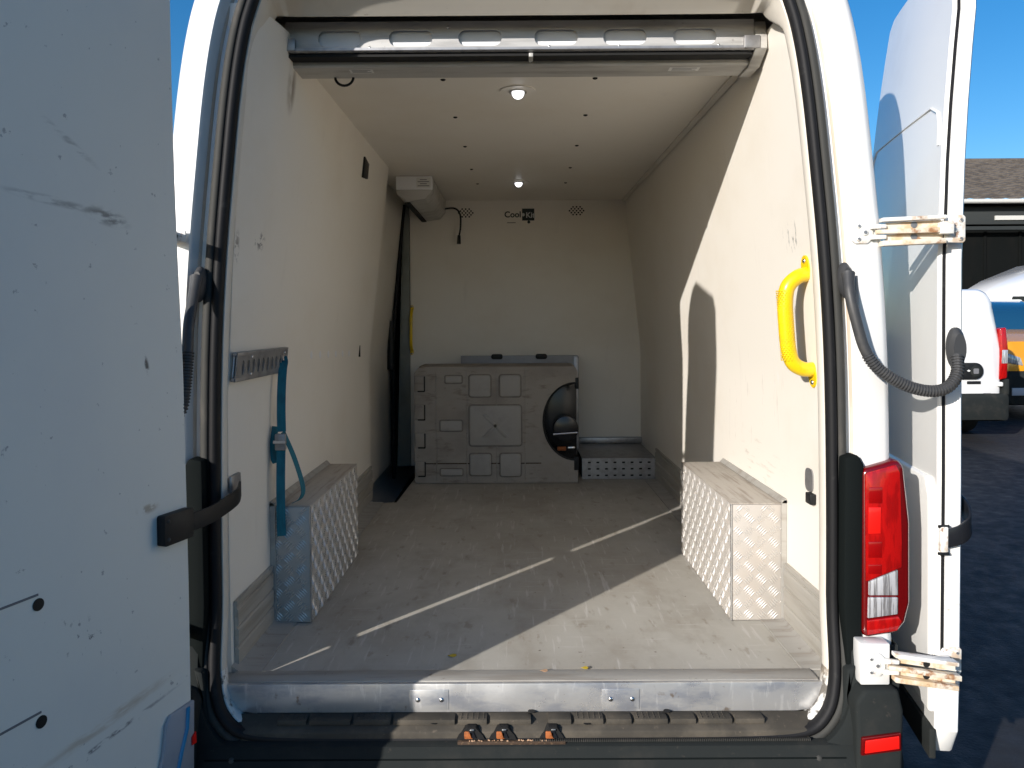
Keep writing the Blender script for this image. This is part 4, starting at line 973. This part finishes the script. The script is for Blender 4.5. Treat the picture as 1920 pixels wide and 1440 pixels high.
MB().disc((.48, -.028, .92), (0, -1, 0), .075, .008, 24).build('round_badge', 'bumper', hp, bevel=.003)
MB().prism(rrect(.445, .515, .885, .955, .012, 3), 'y', -.040, -.036).build('badge_centre', 'print_grey', hp)
MB().prism([(.36, .925), (.385, .94), (.41, .925), (.385, .91)], 'y', -.034, -.029).build('handle_glint', 'sticker', hp)
MB().prism([(.18, .86), (.24, .86), (.25, .96), (.19, .96)], 'y', -.034, -.029).build('plate_lamp', 'sticker', hp)
box('vent_slot', 'plastic', sv, .38, .56, -.012, .02, .745, .785, .005)
tb = box('model_badge', 'print_grey', sv, .60, .70, -.008, .02, .60, .625, .004)
box('rear_seam', 'print_grey', sv, -.006, .006, -.003, .02, .65, 1.85, 0)
box('tow_eye_cover', 'sticker', sv, .775, .83, -.06, .0, .715, .775, .015)

# high white van behind it, facing left
hv = empty('parked_van', (10.55, 14.6, 0), 'high white van with blue stripe and sloping nose, parked behind the small white van', 'van')
side = [(-.25, .35), (-.35, .95), (-.20, 1.25), (.10, 1.42), (-.0, 2.05), (.15, 2.28), (.55, 2.52), (1.4, 2.86), (2.0, 2.95), (6.0, 2.95), (6.1, .35)]
MB().prism(side, 'y', .0, 1.9).build('body', 'carpaint', hv, bevel=.07, seg=3)
MB().prism([(.32, 1.50), (1.2, 1.50), (1.25, 2.12), (.62, 2.10)], 'y', -.012, .05).build('side_window', 'glass_dark', hv)
MB().prism([(.0, 1.70), (.14, 1.52), (.26, 1.50), (.50, 2.10), (.12, 2.10)], 'y', -.010, .05).build('quarter_window', 'glass_dark', hv)
MB().prism([(.75, 2.20), (3.5, 2.34), (3.5, 2.44), (.95, 2.32)], 'y', -.010, .02).build('blue_stripe', 'blue_stripe', hv)
for x in (.55, .80): MB().prism([(x, 2.36+.3*(x-.5)), (x+.12, 2.40+.3*(x-.5)), (x+.12, 2.44+.3*(x-.5)), (x, 2.40+.3*(x-.5))], 'y', -.02, .02).build('marker_lamp', 'print_grey', hv)
for x in (.6, 4.6): MB().disc((x, .1, .33), (0, -1, 0), .33, .2, 28).build('wheel', 'tyre', hv, bevel=.03)

# orange vehicle facing the camera at the right edge
ov = empty('orange_car', (8.62, 10.3, 0), 'orange car with a painted blue sky reflection on its windscreen at the right edge of the yard', 'car')
rbody([(.0, .80, .76, .62, 1.02, .12), (.08, .86, .84, .55, 1.25, .16), (.5, .88, .86, .40, 1.36, .12), (1.0, .88, .86, .36, 1.44, .1), (4.2, .88, .86, .36, 1.44, .1)]).build('body', 'orange', ov, smooth=50)
rbody([(.95, .80, .78, 1.25, 1.44, .05), (1.35, .78, .72, 1.25, 1.78, .1), (1.75, .76, .66, 1.25, 1.94, .12), (3.2, .76, .66, 1.25, 1.94, .12), (4.1, .78, .70, 1.25, 1.5, .1)]).build('cabin', 'glass_blue', ov, smooth=50)
rbody([(1.80, .70, .62, 1.80, 1.965, .06), (3.2, .70, .62, 1.80, 1.965, .06)]).build('roof', 'carpaint', ov, smooth=50)
rbody([(-.08, .80, .80, .26, .72, .08), (-.02, .88, .88, .24, .78, .08), (.25, .90, .90, .24, .80, .08)]).build('front_bumper', 'bumper', ov, smooth=45)
pl = box('number_plate', 'plate', ov, -.78, -.26, -.095, -.078, .40, .52, .004)
for s in (-1, 1):
    MB().prism([(s*.55, .86), (s*.84, .92), (s*.84, 1.08), (s*.60, 1.0)], 'y', -.02, .14).build('headlamp', 'clear', ov, bevel=.02)
    MB().disc((s*.90, .75, .31), (-s, 0, 0), .31, .2, 28).build('wheel', 'tyre', ov, bevel=.03)
